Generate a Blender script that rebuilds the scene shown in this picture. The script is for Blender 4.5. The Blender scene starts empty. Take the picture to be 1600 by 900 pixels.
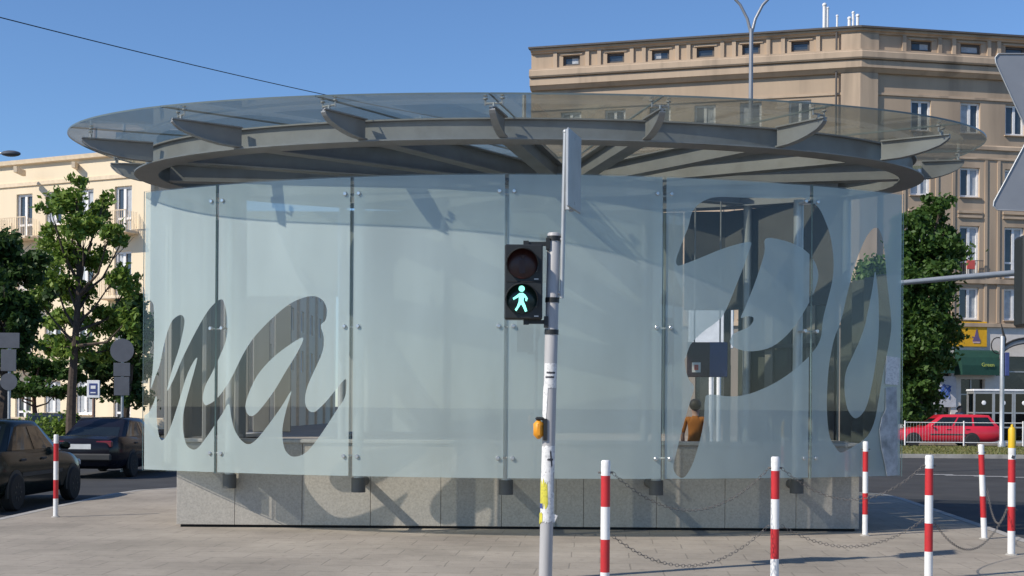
import bpy, math, random
import numpy as np
from mathutils import Vector, Matrix
from mathutils.geometry import delaunay_2d_cdt
random.seed(7)
rng = np.random.default_rng(7)
R_ = math.radians
scene = bpy.context.scene
COL = scene.collection

# ------------------------------------------------------------------ camera model
F, PX, PY, EYE, ROLL = 2050.0, 800.0, 635.0, 1.6, R_(0.4)
CR, SR = math.cos(ROLL), math.sin(ROLL)
def ray(px, py):
    dx, dy = px - PX, PY - py
    return ((dx*CR - dy*SR)/F, 1.0, (dx*SR + dy*CR)/F)
def U(px, py, Y):
    r = ray(px, py)
    return Vector((r[0]*Y, Y, EYE + r[2]*Y))
def G(px, py, z=0.0):
    r = ray(px, py)
    t = (z - EYE)/r[2]
    return Vector((r[0]*t, t, z))

# ------------------------------------------------------------------ mesh builder
class MB:
    def __init__(s): s.v = []; s.f = []; s.m = []; s.mi = 0
    def add(s, vs, fs):
        n = len(s.v); s.v.extend([tuple(p) for p in vs])
        s.f.extend([tuple(i+n for i in f) for f in fs]); s.m.extend([s.mi]*len(fs)); return s
    def box(s, c, size, rot=None):
        hx, hy, hz = size[0]/2, size[1]/2, size[2]/2
        vs = [Vector((x, y, z)) for x in (-hx, hx) for y in (-hy, hy) for z in (-hz, hz)]
        if rot is not None: vs = [rot @ p for p in vs]
        c = Vector(c)
        return s.add([p+c for p in vs], [(0,1,3,2),(4,6,7,5),(0,4,5,1),(2,3,7,6),(0,2,6,4),(1,5,7,3)])
    def bbox(s, c, size, b=0.02, rot=None):
        """box with chamfered edges"""
        hx, hy, hz = size[0]/2, size[1]/2, size[2]/2
        b = min(b, hx*.9, hy*.9, hz*.9)
        pts = []; idx = {}
        for sx in (-1, 1):
            for sy in (-1, 1):
                for sz in (-1, 1):
                    for k in range(3):
                        p = [sx*(hx-b), sy*(hy-b), sz*(hz-b)]
                        p[k] = (sx*hx, sy*hy, sz*hz)[k]
                        idx[(sx, sy, sz, k)] = len(pts); pts.append(Vector(p))
        fs = []
        for k in range(3):
            o = [i for i in range(3) if i != k]
            for sg in (-1, 1):
                q = []
                for a, c2 in ((-1,-1),(1,-1),(1,1),(-1,1)):
                    t = [0,0,0]; t[k] = sg; t[o[0]] = a; t[o[1]] = c2
                    q.append(idx[(t[0], t[1], t[2], k)])
                fs.append(tuple(q))
        for k in range(3):
            o = [i for i in range(3) if i != k]
            for a in (-1, 1):
                for c2 in (-1, 1):
                    q = []
                    for sg, kk in ((-1, o[0]), (1, o[0]), (1, o[1]), (-1, o[1])):
                        t = [0,0,0]; t[k] = sg; t[o[0]] = a; t[o[1]] = c2
                        q.append(idx[(t[0], t[1], t[2], kk)])
                    fs.append(tuple(q))
        for sx in (-1, 1):
            for sy in (-1, 1):
                for sz in (-1, 1):
                    fs.append((idx[(sx,sy,sz,0)], idx[(sx,sy,sz,1)], idx[(sx,sy,sz,2)]))
        if rot is not None: pts = [rot @ p for p in pts]
        c = Vector(c)
        return s.add([p+c for p in pts], fs)
    def tube(s, path, r, n=8, cap=True):
        path = [Vector(p) for p in path]
        rs = r if isinstance(r, (list, tuple)) else [r]*len(path)
        up = None; vs = []
        for i, p in enumerate(path):
            d = (path[min(i+1, len(path)-1)] - path[max(i-1, 0)]).normalized()
            if up is None:
                up = Vector((0,0,1)) if abs(d.z) < .9 else Vector((0,1,0))
            a = d.cross(up).normalized(); b = a.cross(d).normalized(); up = b
            for k in range(n):
                t = 2*math.pi*k/n
                vs.append(p + (a*math.cos(t) + b*math.sin(t))*rs[i])
        fs = []
        for i in range(len(path)-1):
            for k in range(n):
                fs.append((i*n+k, i*n+(k+1) % n, (i+1)*n+(k+1) % n, (i+1)*n+k))
        if cap:
            fs.append(tuple(range(n-1, -1, -1))); m = (len(path)-1)*n
            fs.append(tuple(m+k for k in range(n)))
        return s.add(vs, fs)
    def lathe(s, c, prof, n=16, axis=Vector((0,0,1))):
        c = Vector(c); axis = Vector(axis).normalized()
        ref = Vector((1,0,0)) if abs(axis.x) < .9 else Vector((0,1,0))
        a = axis.cross(ref).normalized(); b = axis.cross(a)
        vs = []
        for r, h in prof:
            for k in range(n):
                t = 2*math.pi*k/n
                vs.append(c + axis*h + (a*math.cos(t)+b*math.sin(t))*r)
        fs = []
        for i in range(len(prof)-1):
            for k in range(n):
                fs.append((i*n+k, i*n+(k+1) % n, (i+1)*n+(k+1) % n, (i+1)*n+k))
        fs.append(tuple(range(n-1, -1, -1))); m = (len(prof)-1)*n
        fs.append(tuple(m+k for k in range(n)))
        return s.add(vs, fs)
    def ball(s, c, r, n=12, sc=(1,1,1)):
        c = Vector(c); vs = []; fs = []; rows = max(4, n//2)
        for i in range(rows+1):
            ph = math.pi*i/rows
            for k in range(n):
                t = 2*math.pi*k/n
                vs.append(c + Vector((math.sin(ph)*math.cos(t)*r*sc[0], math.sin(ph)*math.sin(t)*r*sc[1], math.cos(ph)*r*sc[2])))
        for i in range(rows):
            for k in range(n):
                fs.append((i*n+k, (i+1)*n+k, (i+1)*n+(k+1) % n, i*n+(k+1) % n))
        return s.add(vs, fs)
    def prism(s, pts, off):
        """planar polygon (3D pts) extruded by vector off"""
        n = len(pts); off = Vector(off); pts = [Vector(p) for p in pts]
        vs = pts + [p+off for p in pts]
        fs = [tuple(range(n)), tuple(range(2*n-1, n-1, -1))]
        for k in range(n): fs.append((k, k+n, (k+1) % n+n, (k+1) % n))
        return s.add(vs, fs)
    def sweep(s, plan, prof, closed=False):
        """profile [(d outward, z)] swept along plan [(x,y)] (outward = right of direction of travel)"""
        n = len(plan); P = [Vector((p[0], p[1])) for p in plan]; vs = []
        for i in range(n):
            def nrm(a, b):
                d = (P[b]-P[a]).normalized(); return Vector((d.y, -d.x))
            if closed: n1 = nrm((i-1) % n, i); n2 = nrm(i, (i+1) % n)
            else:
                n1 = nrm(max(i-1,0), max(i,1)) if i > 0 else nrm(0, 1)
                n2 = nrm(i, i+1) if i < n-1 else n1
            m = (n1+n2).normalized(); k = 1/max(.3, m.dot(n1))
            for d, z in prof: vs.append((P[i].x+m.x*k*d, P[i].y+m.y*k*d, z))
        q = len(prof); fs = []
        for i in range(n if closed else n-1):
            j = (i+1) % n
            for k in range(q):
                fs.append((i*q+k, j*q+k, j*q+(k+1) % q, i*q+(k+1) % q))
        if not closed:
            fs.append(tuple(range(q-1, -1, -1))); fs.append(tuple((n-1)*q+k for k in range(q)))
        return s.add(vs, fs)
    def build(s, name, mats, parent=None, smooth=False, local=False, fixn=True):
        me = bpy.data.meshes.new(name)
        v = np.array(s.v, dtype=float)
        if parent is not None and not local:
            v = v - np.array(wl(parent))
        me.from_pydata(v.tolist(), [], s.f)
        if not isinstance(mats, (list, tuple)): mats = [mats]
        for m in mats: me.materials.append(m)
        if len(mats) > 1: me.polygons.foreach_set('material_index', s.m)
        if fixn:
            import bmesh
            bm = bmesh.new(); bm.from_mesh(me)
            bmesh.ops.recalc_face_normals(bm, faces=bm.faces); bm.to_mesh(me); bm.free()
        if smooth: me.polygons.foreach_set('use_smooth', [True]*len(me.polygons))
        if smooth: me.set_sharp_from_angle(angle=R_(38))
        o = bpy.data.objects.new(name, me); COL.objects.link(o)
        if parent is not None: o.parent = parent
        return o
def wl(o):
    p = Vector((0,0,0))
    while o is not None: p = p + o.location; o = o.parent
    return p
def thing(name, label, cat, loc=(0,0,0), group=None, rz=0):
    o = bpy.data.objects.new(name, None); COL.objects.link(o); o.empty_display_size = .2
    o.location = loc; o.rotation_euler = (0,0,rz)
    tag(o, label, cat, group); return o
def tag(o, label=None, cat=None, group=None, kind=None):
    if label: o['label'] = label
    if cat: o['category'] = cat
    if group: o['group'] = group
    if kind: o['kind'] = kind
    return o
def dup(root, loc=None, rz=None, label=None):
    r = root.copy(); COL.objects.link(r)
    if loc is not None: r.location = loc
    if rz is not None: r.rotation_euler = (0,0,rz)
    if label: r['label'] = label
    for ch in list(root.children):
        c = ch.copy(); COL.objects.link(c); c.parent = r
        for g in list(ch.children):
            d = g.copy(); COL.objects.link(d); d.parent = c
    return r
def text_mesh(name, body, size, mat, M, parent=None, depth=.004):
    cu = bpy.data.curves.new('txt', 'FONT'); cu.body = body; cu.size = size; cu.align_x = 'CENTER'; cu.align_y = 'CENTER'; cu.extrude = depth
    t = bpy.data.objects.new('txt', cu); COL.objects.link(t)
    dg = bpy.context.evaluated_depsgraph_get(); dg.update()
    me = bpy.data.meshes.new_from_object(t.evaluated_get(dg))
    bpy.data.objects.remove(t)
    me.name = name; me.materials.clear(); me.materials.append(mat)
    me.transform(M)
    o = bpy.data.objects.new(name, me); COL.objects.link(o)
    if parent is not None: o.parent = parent
    return o

# ------------------------------------------------------------------ materials
def mat(name, col, rough=.6, metal=0, var=.12, scale=4, bump=0, bscale=60, spec=.5, dirt=None, coat=0, streak=False):
    m = bpy.data.materials.new(name); m.use_nodes = True
    nt = m.node_tree; N = nt.nodes; L = nt.links
    p = N['Principled BSDF']
    p.inputs['Roughness'].default_value = rough; p.inputs['Metallic'].default_value = metal
    p.inputs['Specular IOR Level'].default_value = spec
    p.inputs['Coat Weight'].default_value = coat
    tc = N.new('ShaderNodeTexCoord')
    src = tc.outputs['Object']
    if streak:
        mp = N.new('ShaderNodeMapping'); mp.inputs['Scale'].default_value = (1, 1, .12); L.new(src, mp.inputs['Vector']); vec = mp.outputs['Vector']
    else: vec = src
    n1 = N.new('ShaderNodeTexNoise'); n1.inputs['Scale'].default_value = scale; n1.inputs['Detail'].default_value = 6; n1.inputs['Roughness'].default_value = .65
    L.new(vec, n1.inputs['Vector'])
    mr = N.new('ShaderNodeMapRange'); mr.inputs['From Min'].default_value = .3; mr.inputs['From Max'].default_value = .7
    mr.inputs['To Min'].default_value = 1-var; mr.inputs['To Max'].default_value = 1+var
    L.new(n1.outputs['Fac'], mr.inputs['Value'])
    mx = N.new('ShaderNodeVectorMath'); mx.operation = 'SCALE'; mx.inputs[0].default_value = col[:3]
    L.new(mr.outputs['Result'], mx.inputs['Scale'])
    out = mx.outputs['Vector']
    if dirt:
        n3 = N.new('ShaderNodeTexNoise'); n3.inputs['Scale'].default_value = dirt[1]; n3.inputs['Detail'].default_value = 8
        L.new(vec, n3.inputs['Vector'])
        r3 = N.new('ShaderNodeMapRange'); r3.inputs['From Min'].default_value = .52; r3.inputs['From Max'].default_value = .75; r3.inputs['To Max'].default_value = dirt[2]
        L.new(n3.outputs['Fac'], r3.inputs['Value'])
        mm = N.new('ShaderNodeMix'); mm.data_type = 'RGBA'; L.new(r3.outputs['Result'], mm.inputs['Factor'])
        L.new(out, mm.inputs['A']); mm.inputs['B'].default_value = (*dirt[0], 1); out = mm.outputs['Result']
    L.new(out, p.inputs['Base Color'])
    if bump:
        n2 = N.new('ShaderNodeTexNoise'); n2.inputs['Scale'].default_value = bscale; n2.inputs['Detail'].default_value = 4
        L.new(src, n2.inputs['Vector'])
        b = N.new('ShaderNodeBump'); b.inputs['Strength'].default_value = bump; b.inputs['Distance'].default_value = .02
        L.new(n2.outputs['Fac'], b.inputs['Height']); L.new(b.outputs['Normal'], p.inputs['Normal'])
    return m
def glass_mat(name, tint, refl=.06, rough=0.0, power=5, top=.9, dust=0):
    m = bpy.data.materials.new(name); m.use_nodes = True
    nt = m.node_tree; N = nt.nodes; L = nt.links; N.clear()
    o = N.new('ShaderNodeOutputMaterial'); t = N.new('ShaderNodeBsdfTransparent'); g = N.new('ShaderNodeBsdfGlossy')
    t.inputs['Color'].default_value = (*tint, 1); g.inputs['Roughness'].default_value = rough
    lw = N.new('ShaderNodeLayerWeight'); lw.inputs['Blend'].default_value = .5
    pw = N.new('ShaderNodeMath'); pw.operation = 'POWER'; pw.inputs[1].default_value = power; L.new(lw.outputs['Facing'], pw.inputs[0])
    ma = N.new('ShaderNodeMath'); ma.operation = 'MULTIPLY_ADD'; ma.inputs[1].default_value = top; ma.inputs[2].default_value = refl; L.new(pw.outputs[0], ma.inputs[0])
    mx = N.new('ShaderNodeMixShader'); L.new(ma.outputs[0], mx.inputs[0]); L.new(t.outputs[0], mx.inputs[1]); L.new(g.outputs[0], mx.inputs[2])
    last = mx.outputs[0]
    if dust:
        d = N.new('ShaderNodeBsdfDiffuse'); tl = N.new('ShaderNodeBsdfTranslucent'); d.inputs['Color'].default_value = (.42,.43,.40,1); tl.inputs['Color'].default_value = (.42,.43,.40,1)
        ds = N.new('ShaderNodeMixShader'); ds.inputs[0].default_value = .45; L.new(d.outputs[0], ds.inputs[1]); L.new(tl.outputs[0], ds.inputs[2])
        tc = N.new('ShaderNodeTexCoord'); n = N.new('ShaderNodeTexNoise'); n.inputs['Scale'].default_value = .9; n.inputs['Detail'].default_value = 7; n.inputs['Roughness'].default_value = .7; L.new(tc.outputs['Object'], n.inputs['Vector'])
        mr = N.new('ShaderNodeMapRange'); mr.inputs['From Min'].default_value = .3; mr.inputs['From Max'].default_value = .7; mr.inputs['To Min'].default_value = dust*.55; mr.inputs['To Max'].default_value = dust*1.45; L.new(n.outputs['Fac'], mr.inputs['Value'])
        m3 = N.new('ShaderNodeMixShader'); L.new(mr.outputs['Result'], m3.inputs[0]); L.new(last, m3.inputs[1]); L.new(ds.outputs[0], m3.inputs[2]); last = m3.outputs[0]
    L.new(last, o.inputs['Surface']); return m
def film_mat(name):
    m = bpy.data.materials.new(name); m.use_nodes = True
    nt = m.node_tree; N = nt.nodes; L = nt.links; N.clear()
    o = N.new('ShaderNodeOutputMaterial'); t = N.new('ShaderNodeBsdfTransparent'); t.inputs['Color'].default_value = (.83, .91, .91, 1)
    d = N.new('ShaderNodeBsdfDiffuse'); tl = N.new('ShaderNodeBsdfTranslucent')
    tc = N.new('ShaderNodeTexCoord'); mp = N.new('ShaderNodeMapping'); mp.inputs['Scale'].default_value = (1, 1, .25); L.new(tc.outputs['Object'], mp.inputs['Vector'])
    n = N.new('ShaderNodeTexNoise'); n.inputs['Scale'].default_value = 1.6; n.inputs['Detail'].default_value = 8; L.new(mp.outputs['Vector'], n.inputs['Vector'])
    mr = N.new('ShaderNodeMapRange'); mr.inputs['From Min'].default_value = .3; mr.inputs['From Max'].default_value = .7; mr.inputs['To Min'].default_value = .85; mr.inputs['To Max'].default_value = 1.06; L.new(n.outputs['Fac'], mr.inputs['Value'])
    oi = N.new('ShaderNodeObjectInfo'); om = N.new('ShaderNodeMath'); om.operation = 'MULTIPLY_ADD'; om.inputs[1].default_value = .09; om.inputs[2].default_value = .94; L.new(oi.outputs['Random'], om.inputs[0])
    mq = N.new('ShaderNodeMath'); mq.operation = 'MULTIPLY'; L.new(om.outputs[0], mq.inputs[0]); L.new(mr.outputs['Result'], mq.inputs[1])
    vm = N.new('ShaderNodeVectorMath'); vm.operation = 'SCALE'; vm.inputs[0].default_value = (.80, .91, .90); L.new(mq.outputs[0], vm.inputs['Scale'])
    L.new(vm.outputs['Vector'], d.inputs['Color']); tl.inputs['Color'].default_value = (.78, .885, .87, 1)
    m1 = N.new('ShaderNodeMixShader'); m1.inputs[0].default_value = .42; L.new(d.outputs[0], m1.inputs[1]); L.new(tl.outputs[0], m1.inputs[2])
    m2 = N.new('ShaderNodeMixShader'); m2.inputs[0].default_value = .74; L.new(t.outputs[0], m2.inputs[1]); L.new(m1.outputs[0], m2.inputs[2])
    L.new(m2.outputs[0], o.inputs['Surface']); return m
def emit_mat(name, col, s):
    m = bpy.data.materials.new(name); m.use_nodes = True
    p = m.node_tree.nodes['Principled BSDF']; p.inputs['Base Color'].default_value = (*col, 1)
    p.inputs['Emission Color'].default_value = (*col, 1); p.inputs['Emission Strength'].default_value = s; return m
def brick_mat(name, c1, c2, mortar, bw, bh, msz, rough=.85, rot=0, off=.5, dirtc=(.1,.09,.08)):
    m = bpy.data.materials.new(name); m.use_nodes = True
    nt = m.node_tree; N = nt.nodes; L = nt.links; p = N['Principled BSDF']; p.inputs['Roughness'].default_value = rough; p.inputs['Specular IOR Level'].default_value = .3
    tc = N.new('ShaderNodeTexCoord'); mp = N.new('ShaderNodeMapping'); mp.inputs['Rotation'].default_value = (0,0,rot); L.new(tc.outputs['Object'], mp.inputs['Vector'])
    w = N.new('ShaderNodeTexNoise'); w.inputs['Scale'].default_value = 1.3; w.inputs['Detail'].default_value = 3; L.new(mp.outputs['Vector'], w.inputs['Vector'])
    wv = N.new('ShaderNodeVectorMath'); wv.operation = 'MULTIPLY_ADD'; L.new(w.outputs['Color'], wv.inputs[0]); wv.inputs[1].default_value = (.05,.05,0); L.new(mp.outputs['Vector'], wv.inputs[2])
    b = N.new('ShaderNodeTexBrick'); b.inputs['Scale'].default_value = 1; b.inputs['Brick Width'].default_value = bw; b.inputs['Row Height'].default_value = bh
    b.inputs['Mortar Size'].default_value = msz; b.inputs['Mortar Smooth'].default_value = .5; b.offset = off
    b.inputs['Color1'].default_value = (*c1,1); b.inputs['Color2'].default_value = (*c2,1); b.inputs['Mortar'].default_value = (*mortar,1)
    L.new(wv.outputs['Vector'], b.inputs['Vector'])
    n1 = N.new('ShaderNodeTexNoise'); n1.inputs['Scale'].default_value = .55; n1.inputs['Detail'].default_value = 9; n1.inputs['Roughness'].default_value = .7; L.new(tc.outputs['Object'], n1.inputs['Vector'])
    mr = N.new('ShaderNodeMapRange'); mr.inputs['From Min'].default_value = .3; mr.inputs['From Max'].default_value = .7; mr.inputs['To Min'].default_value = .70; mr.inputs['To Max'].default_value = 1.18; L.new(n1.outputs['Fac'], mr.inputs['Value'])
    sc = N.new('ShaderNodeVectorMath'); sc.operation = 'SCALE'; L.new(b.outputs['Color'], sc.inputs[0]); L.new(mr.outputs['Result'], sc.inputs['Scale'])
    n2 = N.new('ShaderNodeTexNoise'); n2.inputs['Scale'].default_value = 9; n2.inputs['Detail'].default_value = 6; L.new(tc.outputs['Object'], n2.inputs['Vector'])
    r2 = N.new('ShaderNodeMapRange'); r2.inputs['From Min'].default_value = .58; r2.inputs['From Max'].default_value = .72; r2.inputs['To Max'].default_value = .35; L.new(n2.outputs['Fac'], r2.inputs['Value'])
    mm = N.new('ShaderNodeMix'); mm.data_type = 'RGBA'; L.new(r2.outputs['Result'], mm.inputs['Factor']); L.new(sc.outputs['Vector'], mm.inputs['A']); mm.inputs['B'].default_value = (*dirtc,1)
    L.new(mm.outputs['Result'], p.inputs['Base Color'])
    n3 = N.new('ShaderNodeTexNoise'); n3.inputs['Scale'].default_value = 45; n3.inputs['Detail'].default_value = 5; L.new(tc.outputs['Object'], n3.inputs['Vector'])
    ad = N.new('ShaderNodeMath'); ad.operation = 'MULTIPLY_ADD'; L.new(b.outputs['Fac'], ad.inputs[0]); ad.inputs[1].default_value = -.8; L.new(n3.outputs['Fac'], ad.inputs[2])
    bp = N.new('ShaderNodeBump'); bp.inputs['Strength'].default_value = .35; bp.inputs['Distance'].default_value = .01; L.new(ad.outputs[0], bp.inputs['Height']); L.new(bp.outputs['Normal'], p.inputs['Normal'])
    return m
M = {}
M['paving'] = brick_mat('paving', (.35,.305,.25), (.325,.285,.233), (.25,.22,.18), .62, .5, .010, rot=R_(4))
M['asphalt'] = mat('asphalt', (.050,.050,.051), .9, var=.22, scale=.9, bump=.3, bscale=70, spec=.3, dirt=((.075,.073,.07), .35, .7))
M['kerb'] = mat('kerb', (.36,.34,.31), .85, var=.2, scale=3, bump=.3, dirt=((.16,.15,.13), 2, .6))
M['granite'] = mat('granite', (.40,.37,.32), .55, var=.2, scale=42, bump=.05, dirt=((.28,.26,.22), 1.2, .5))
M['coping'] = mat('coping', (.40,.385,.35), .5, var=.12, scale=30)
M['dark'] = mat('dark_gap', (.02,.02,.02), .9)
M['steel'] = mat('steel', (.28,.285,.285), .45, metal=.15, var=.10, scale=2.5, dirt=((.17,.16,.14), 3, .4))
M['column'] = mat('column_steel', (.42,.44,.44), .35, metal=.35, var=.08)
M['chrome'] = mat('chrome', (.62,.62,.61), .28, metal=.85, var=.05)
M['pole'] = mat('pole', (.43,.42,.415), .5, var=.12, scale=8, dirt=((.25,.23,.22), 9, .65), streak=True)
M['galv'] = mat('galvanised', (.44,.45,.45), .45, metal=.5, var=.1)
M['black'] = mat('black_plastic', (.018,.02,.02), .5)
M['orange'] = mat('orange_plastic', (.75,.30,.02), .4)
M['paper'] = mat('paper', (.74,.73,.71), .8, var=.14, scale=22, dirt=((.2,.2,.22), 40, .6))
M['yellow_tape'] = mat('yellow_tape', (.60,.54,.06), .5, dirt=((.05,.05,.05), 40, .5))
M['ink'] = mat('ink', (.06,.06,.07), .8)
M['white'] = mat('white_paint', (.78,.77,.75), .45, var=.06, dirt=((.45,.43,.4), 14, .45))
M['red'] = mat('red_paint', (.52,.025,.03), .4, var=.1, dirt=((.3,.03,.03), 12, .5))
M['yellow'] = mat('yellow_paint', (.70,.44,.015), .45)
M['chain'] = mat('chain_steel', (.17,.155,.14), .6, metal=.2)
M['stucco'] = mat('stucco', (.455,.345,.245), .9, var=.10, scale=.5, bump=.15, bscale=20, dirt=((.26,.20,.15), .8, .8), streak=True)
M['stucco_trim'] = mat('stucco_trim', (.485,.37,.265), .9, var=.10, scale=.8, dirt=((.22,.17,.13), .9, .85), streak=True)
M['stone_base'] = mat('stone_base', (.22,.19,.16), .8, var=.15, scale=1, streak=True)
M['shop_white'] = mat('shop_white', (.70,.66,.62), .8, var=.08)
M['cream'] = mat('cream_wall', (.80,.67,.48), .9, var=.06, scale=.4, dirt=((.68,.55,.39), .5, .5), streak=True)
M['cream_trim'] = mat('cream_trim', (.74,.60,.43), .9)
M['winframe'] = mat('window_frame', (.80,.79,.78), .5)
M['pane'] = mat('window_pane', (.035,.045,.055), .06, spec=.9, var=.5, scale=.6)
M['curtain'] = mat('curtain', (.42,.44,.46), .25, var=.25, scale=3, spec=.6)
M['roofing'] = mat('roofing', (.10,.09,.085), .8)
M['awning'] = mat('awning', (.008,.052,.038), .8, var=.15)
M['sign_yellow'] = mat('sign_yellow', (.78,.42,.015), .6, dirt=((.62,.28,.02), .8, .6))
M['violet'] = mat('violet', (.16,.11,.24), .6)
M['lime'] = mat('lime_letters', (.42,.47,.09), .6)
M['shopglass'] = mat('shop_glass', (.025,.027,.025), .12, var=.6, scale=1.2, spec=.8)
M['grafblue'] = mat('blue_spray', (.06,.13,.42), .7)
M['leaf'] = None
M['bark'] = mat('bark', (.075,.055,.042), .95, var=.3, scale=8, bump=.6, bscale=14)
M['bark_red'] = mat('bark_red', (.12,.06,.045), .95, var=.3, scale=8)
M['grass'] = mat('grass', (.17,.17,.055), .95, var=.3, scale=1.5, dirt=((.24,.2,.09), .8, .7))
M['tyre'] = mat('tyre', (.022,.022,.022), .85)
M['rim'] = mat('rim', (.45,.45,.46), .4, metal=.2)
M['hubcap'] = mat('hubcap', (.80,.80,.80), .4)
M['carglass'] = mat('car_glass', (.012,.016,.017), .05, spec=.55, var=.4, scale=1.5)
M['car_green'] = mat('car_paint_green', (.008,.012,.010), .16, metal=0, coat=0, spec=.2, var=.05)
M['car_black'] = mat('car_paint_black', (.011,.011,.017), .16, metal=0, coat=0, spec=.2, var=.05)
M['car_blue'] = mat('car_paint_blue', (.05,.06,.085), .25, metal=.3, coat=.6)
M['car_red'] = mat('car_paint_red', (.62,.02,.04), .3, coat=.6, var=.05)
M['trim'] = mat('car_trim', (.03,.03,.03), .6)
M['taillight'] = mat('tail_light', (.16,.012,.02), .2, spec=.8)
M['plate'] = mat('plate_white', (.62,.62,.60), .5)
M['sign_back'] = mat('sign_back', (.27,.28,.30), .45, metal=.3, var=.06)
M['sign_dark'] = mat('sign_back_dark', (.10,.105,.12), .5, metal=.3)
M['sign_white'] = mat('sign_white', (.82,.82,.82), .5)
M['sign_blue'] = mat('sign_blue', (.05,.07,.22), .5)
M['board_dark'] = mat('board_dark', (.05,.018,.03), .4)
M['pict_red'] = mat('pictogram_red', (.6,.1,.08), .5)
M['lens_red'] = mat('lens_red_off', (.04,.008,.007), .3)
M['lens_dark'] = mat('lens_dark', (.004,.02,.02), .2)
M['green_man'] = emit_mat('green_light', (.30,1.0,.80), 1.5)
M['skin'] = mat('skin', (.50,.31,.23), .6)
M['hair'] = mat('hair', (.025,.017,.012), .6)
M['cloth_white'] = mat('cloth_white', (.6,.58,.6), .9)
M['cloth_grey'] = mat('cloth_grey', (.20,.20,.24), .9)
M['cloth_black'] = mat('cloth_black', (.012,.012,.014), .9)
M['cloth_orange'] = mat('cloth_orange', (.42,.15,.025), .9)
M['jeans'] = mat('jeans', (.05,.07,.13), .9)
M['wall_tile'] = mat('wall_panel', (.22,.215,.19), .5, var=.2, scale=1.5, streak=True, dirt=((.16,.155,.14), 1.2, .6))
M['fascia_green'] = mat('dark_green_panel', (.085,.095,.085), .35, var=.25, scale=1.2)
M['backdrop_panel'] = mat('backdrop_panel', (.40,.43,.415), .4, var=.12, scale=.6)
M['fascia'] = mat('fascia', (.075,.077,.075), .6)
M['glass'] = glass_mat('clear_glass', (.985,.99,.985), .032)
M['edge_dark'] = mat('canopy_edge', (.12,.15,.15), .3, spec=.5)
M['edge'] = mat('glass_edge', (.30,.42,.40), .2, spec=.8)
M['canopy_glass'] = glass_mat('canopy_glass', (.87,.885,.84), .05, power=2.5, top=.65, dust=.12)
M['booth_glass'] = glass_mat('booth_glass', (.25,.27,.27), .06)
M['film'] = film_mat('frosted_film')
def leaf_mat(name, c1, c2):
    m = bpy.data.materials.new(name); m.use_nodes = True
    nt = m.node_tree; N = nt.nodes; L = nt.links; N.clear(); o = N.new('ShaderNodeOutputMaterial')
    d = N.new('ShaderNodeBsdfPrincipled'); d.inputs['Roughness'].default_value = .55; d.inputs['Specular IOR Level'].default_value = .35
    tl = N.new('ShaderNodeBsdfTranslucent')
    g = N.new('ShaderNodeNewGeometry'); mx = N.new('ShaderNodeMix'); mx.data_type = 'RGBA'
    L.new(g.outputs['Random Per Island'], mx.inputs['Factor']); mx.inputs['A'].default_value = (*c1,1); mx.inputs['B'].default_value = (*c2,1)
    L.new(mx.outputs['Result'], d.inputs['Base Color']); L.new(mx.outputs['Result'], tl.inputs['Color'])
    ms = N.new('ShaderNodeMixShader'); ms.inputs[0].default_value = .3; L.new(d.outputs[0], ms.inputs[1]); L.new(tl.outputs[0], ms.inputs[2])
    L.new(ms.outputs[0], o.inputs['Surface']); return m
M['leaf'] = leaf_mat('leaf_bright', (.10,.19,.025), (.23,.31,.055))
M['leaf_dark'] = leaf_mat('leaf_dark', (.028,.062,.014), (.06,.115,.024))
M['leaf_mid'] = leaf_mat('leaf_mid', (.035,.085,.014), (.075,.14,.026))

# ------------------------------------------------------------------ ground
def sheet(name, poly, z, m, label=None, thick=None):
    b = MB()
    if thick: b.prism([(x, y, z-thick) for x, y in poly], (0,0,thick))
    else: b.add([(x, y, z) for x, y in poly], [tuple(range(len(poly)))])
    o = b.build(name, m); tag(o, label, kind='structure'); return o
ROAD = -0.12
sheet('ground', [(-900,-900),(900,-900),(900,1500),(-900,1500)], -.13, M['asphalt'])
sheet('road', [(-70,-60),(90,-60),(90,95),(-70,95)], ROAD, M['asphalt'])
pav = [(-7.12,-30)] + [(-7.12,y) for y in (0,12,23.2)] + [(-6.95,24.4),(-6.3,25.3),(-5.2,25.6),(5.2,25.6),(6.6,25.3),(7.05,24.6),(7.05,23.5),(6.55,18),(6.2,14.5),(6.1,8),(6.1,-30)]
def inset(poly, d):
    n = len(poly); out = []
    for i in range(n):
        a, b, c = Vector(poly[i-1]), Vector(poly[i]), Vector(poly[(i+1) % n])
        d1 = (b-a).normalized(); d2 = (c-b).normalized()
        m = (Vector((d1.y,-d1.x))+Vector((d2.y,-d2.x))).normalized()
        k = 1/max(.4, m.dot(Vector((d1.y,-d1.x))))
        out.append((b.x+m.x*d*k, b.y+m.y*d*k))
    return out
sheet('pavement', inset(pav, .15), 0, M['paving'], thick=.125)
kb = MB(); q = inset(pav, .15); n = len(pav)
vs = []
for (a, b) in zip(pav, q): vs += [(a[0],a[1],ROAD-.005),(a[0],a[1],-.012),(a[0]*.998,a[1],.003),(b[0],b[1],.003)]
kb.add(vs, [(i*4+k, ((i+1) % n)*4+k, ((i+1) % n)*4+k+1, i*4+k+1) for i in range(n) for k in range(3)])
tag(kb.build('kerb', M['kerb']), kind='structure')
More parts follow.
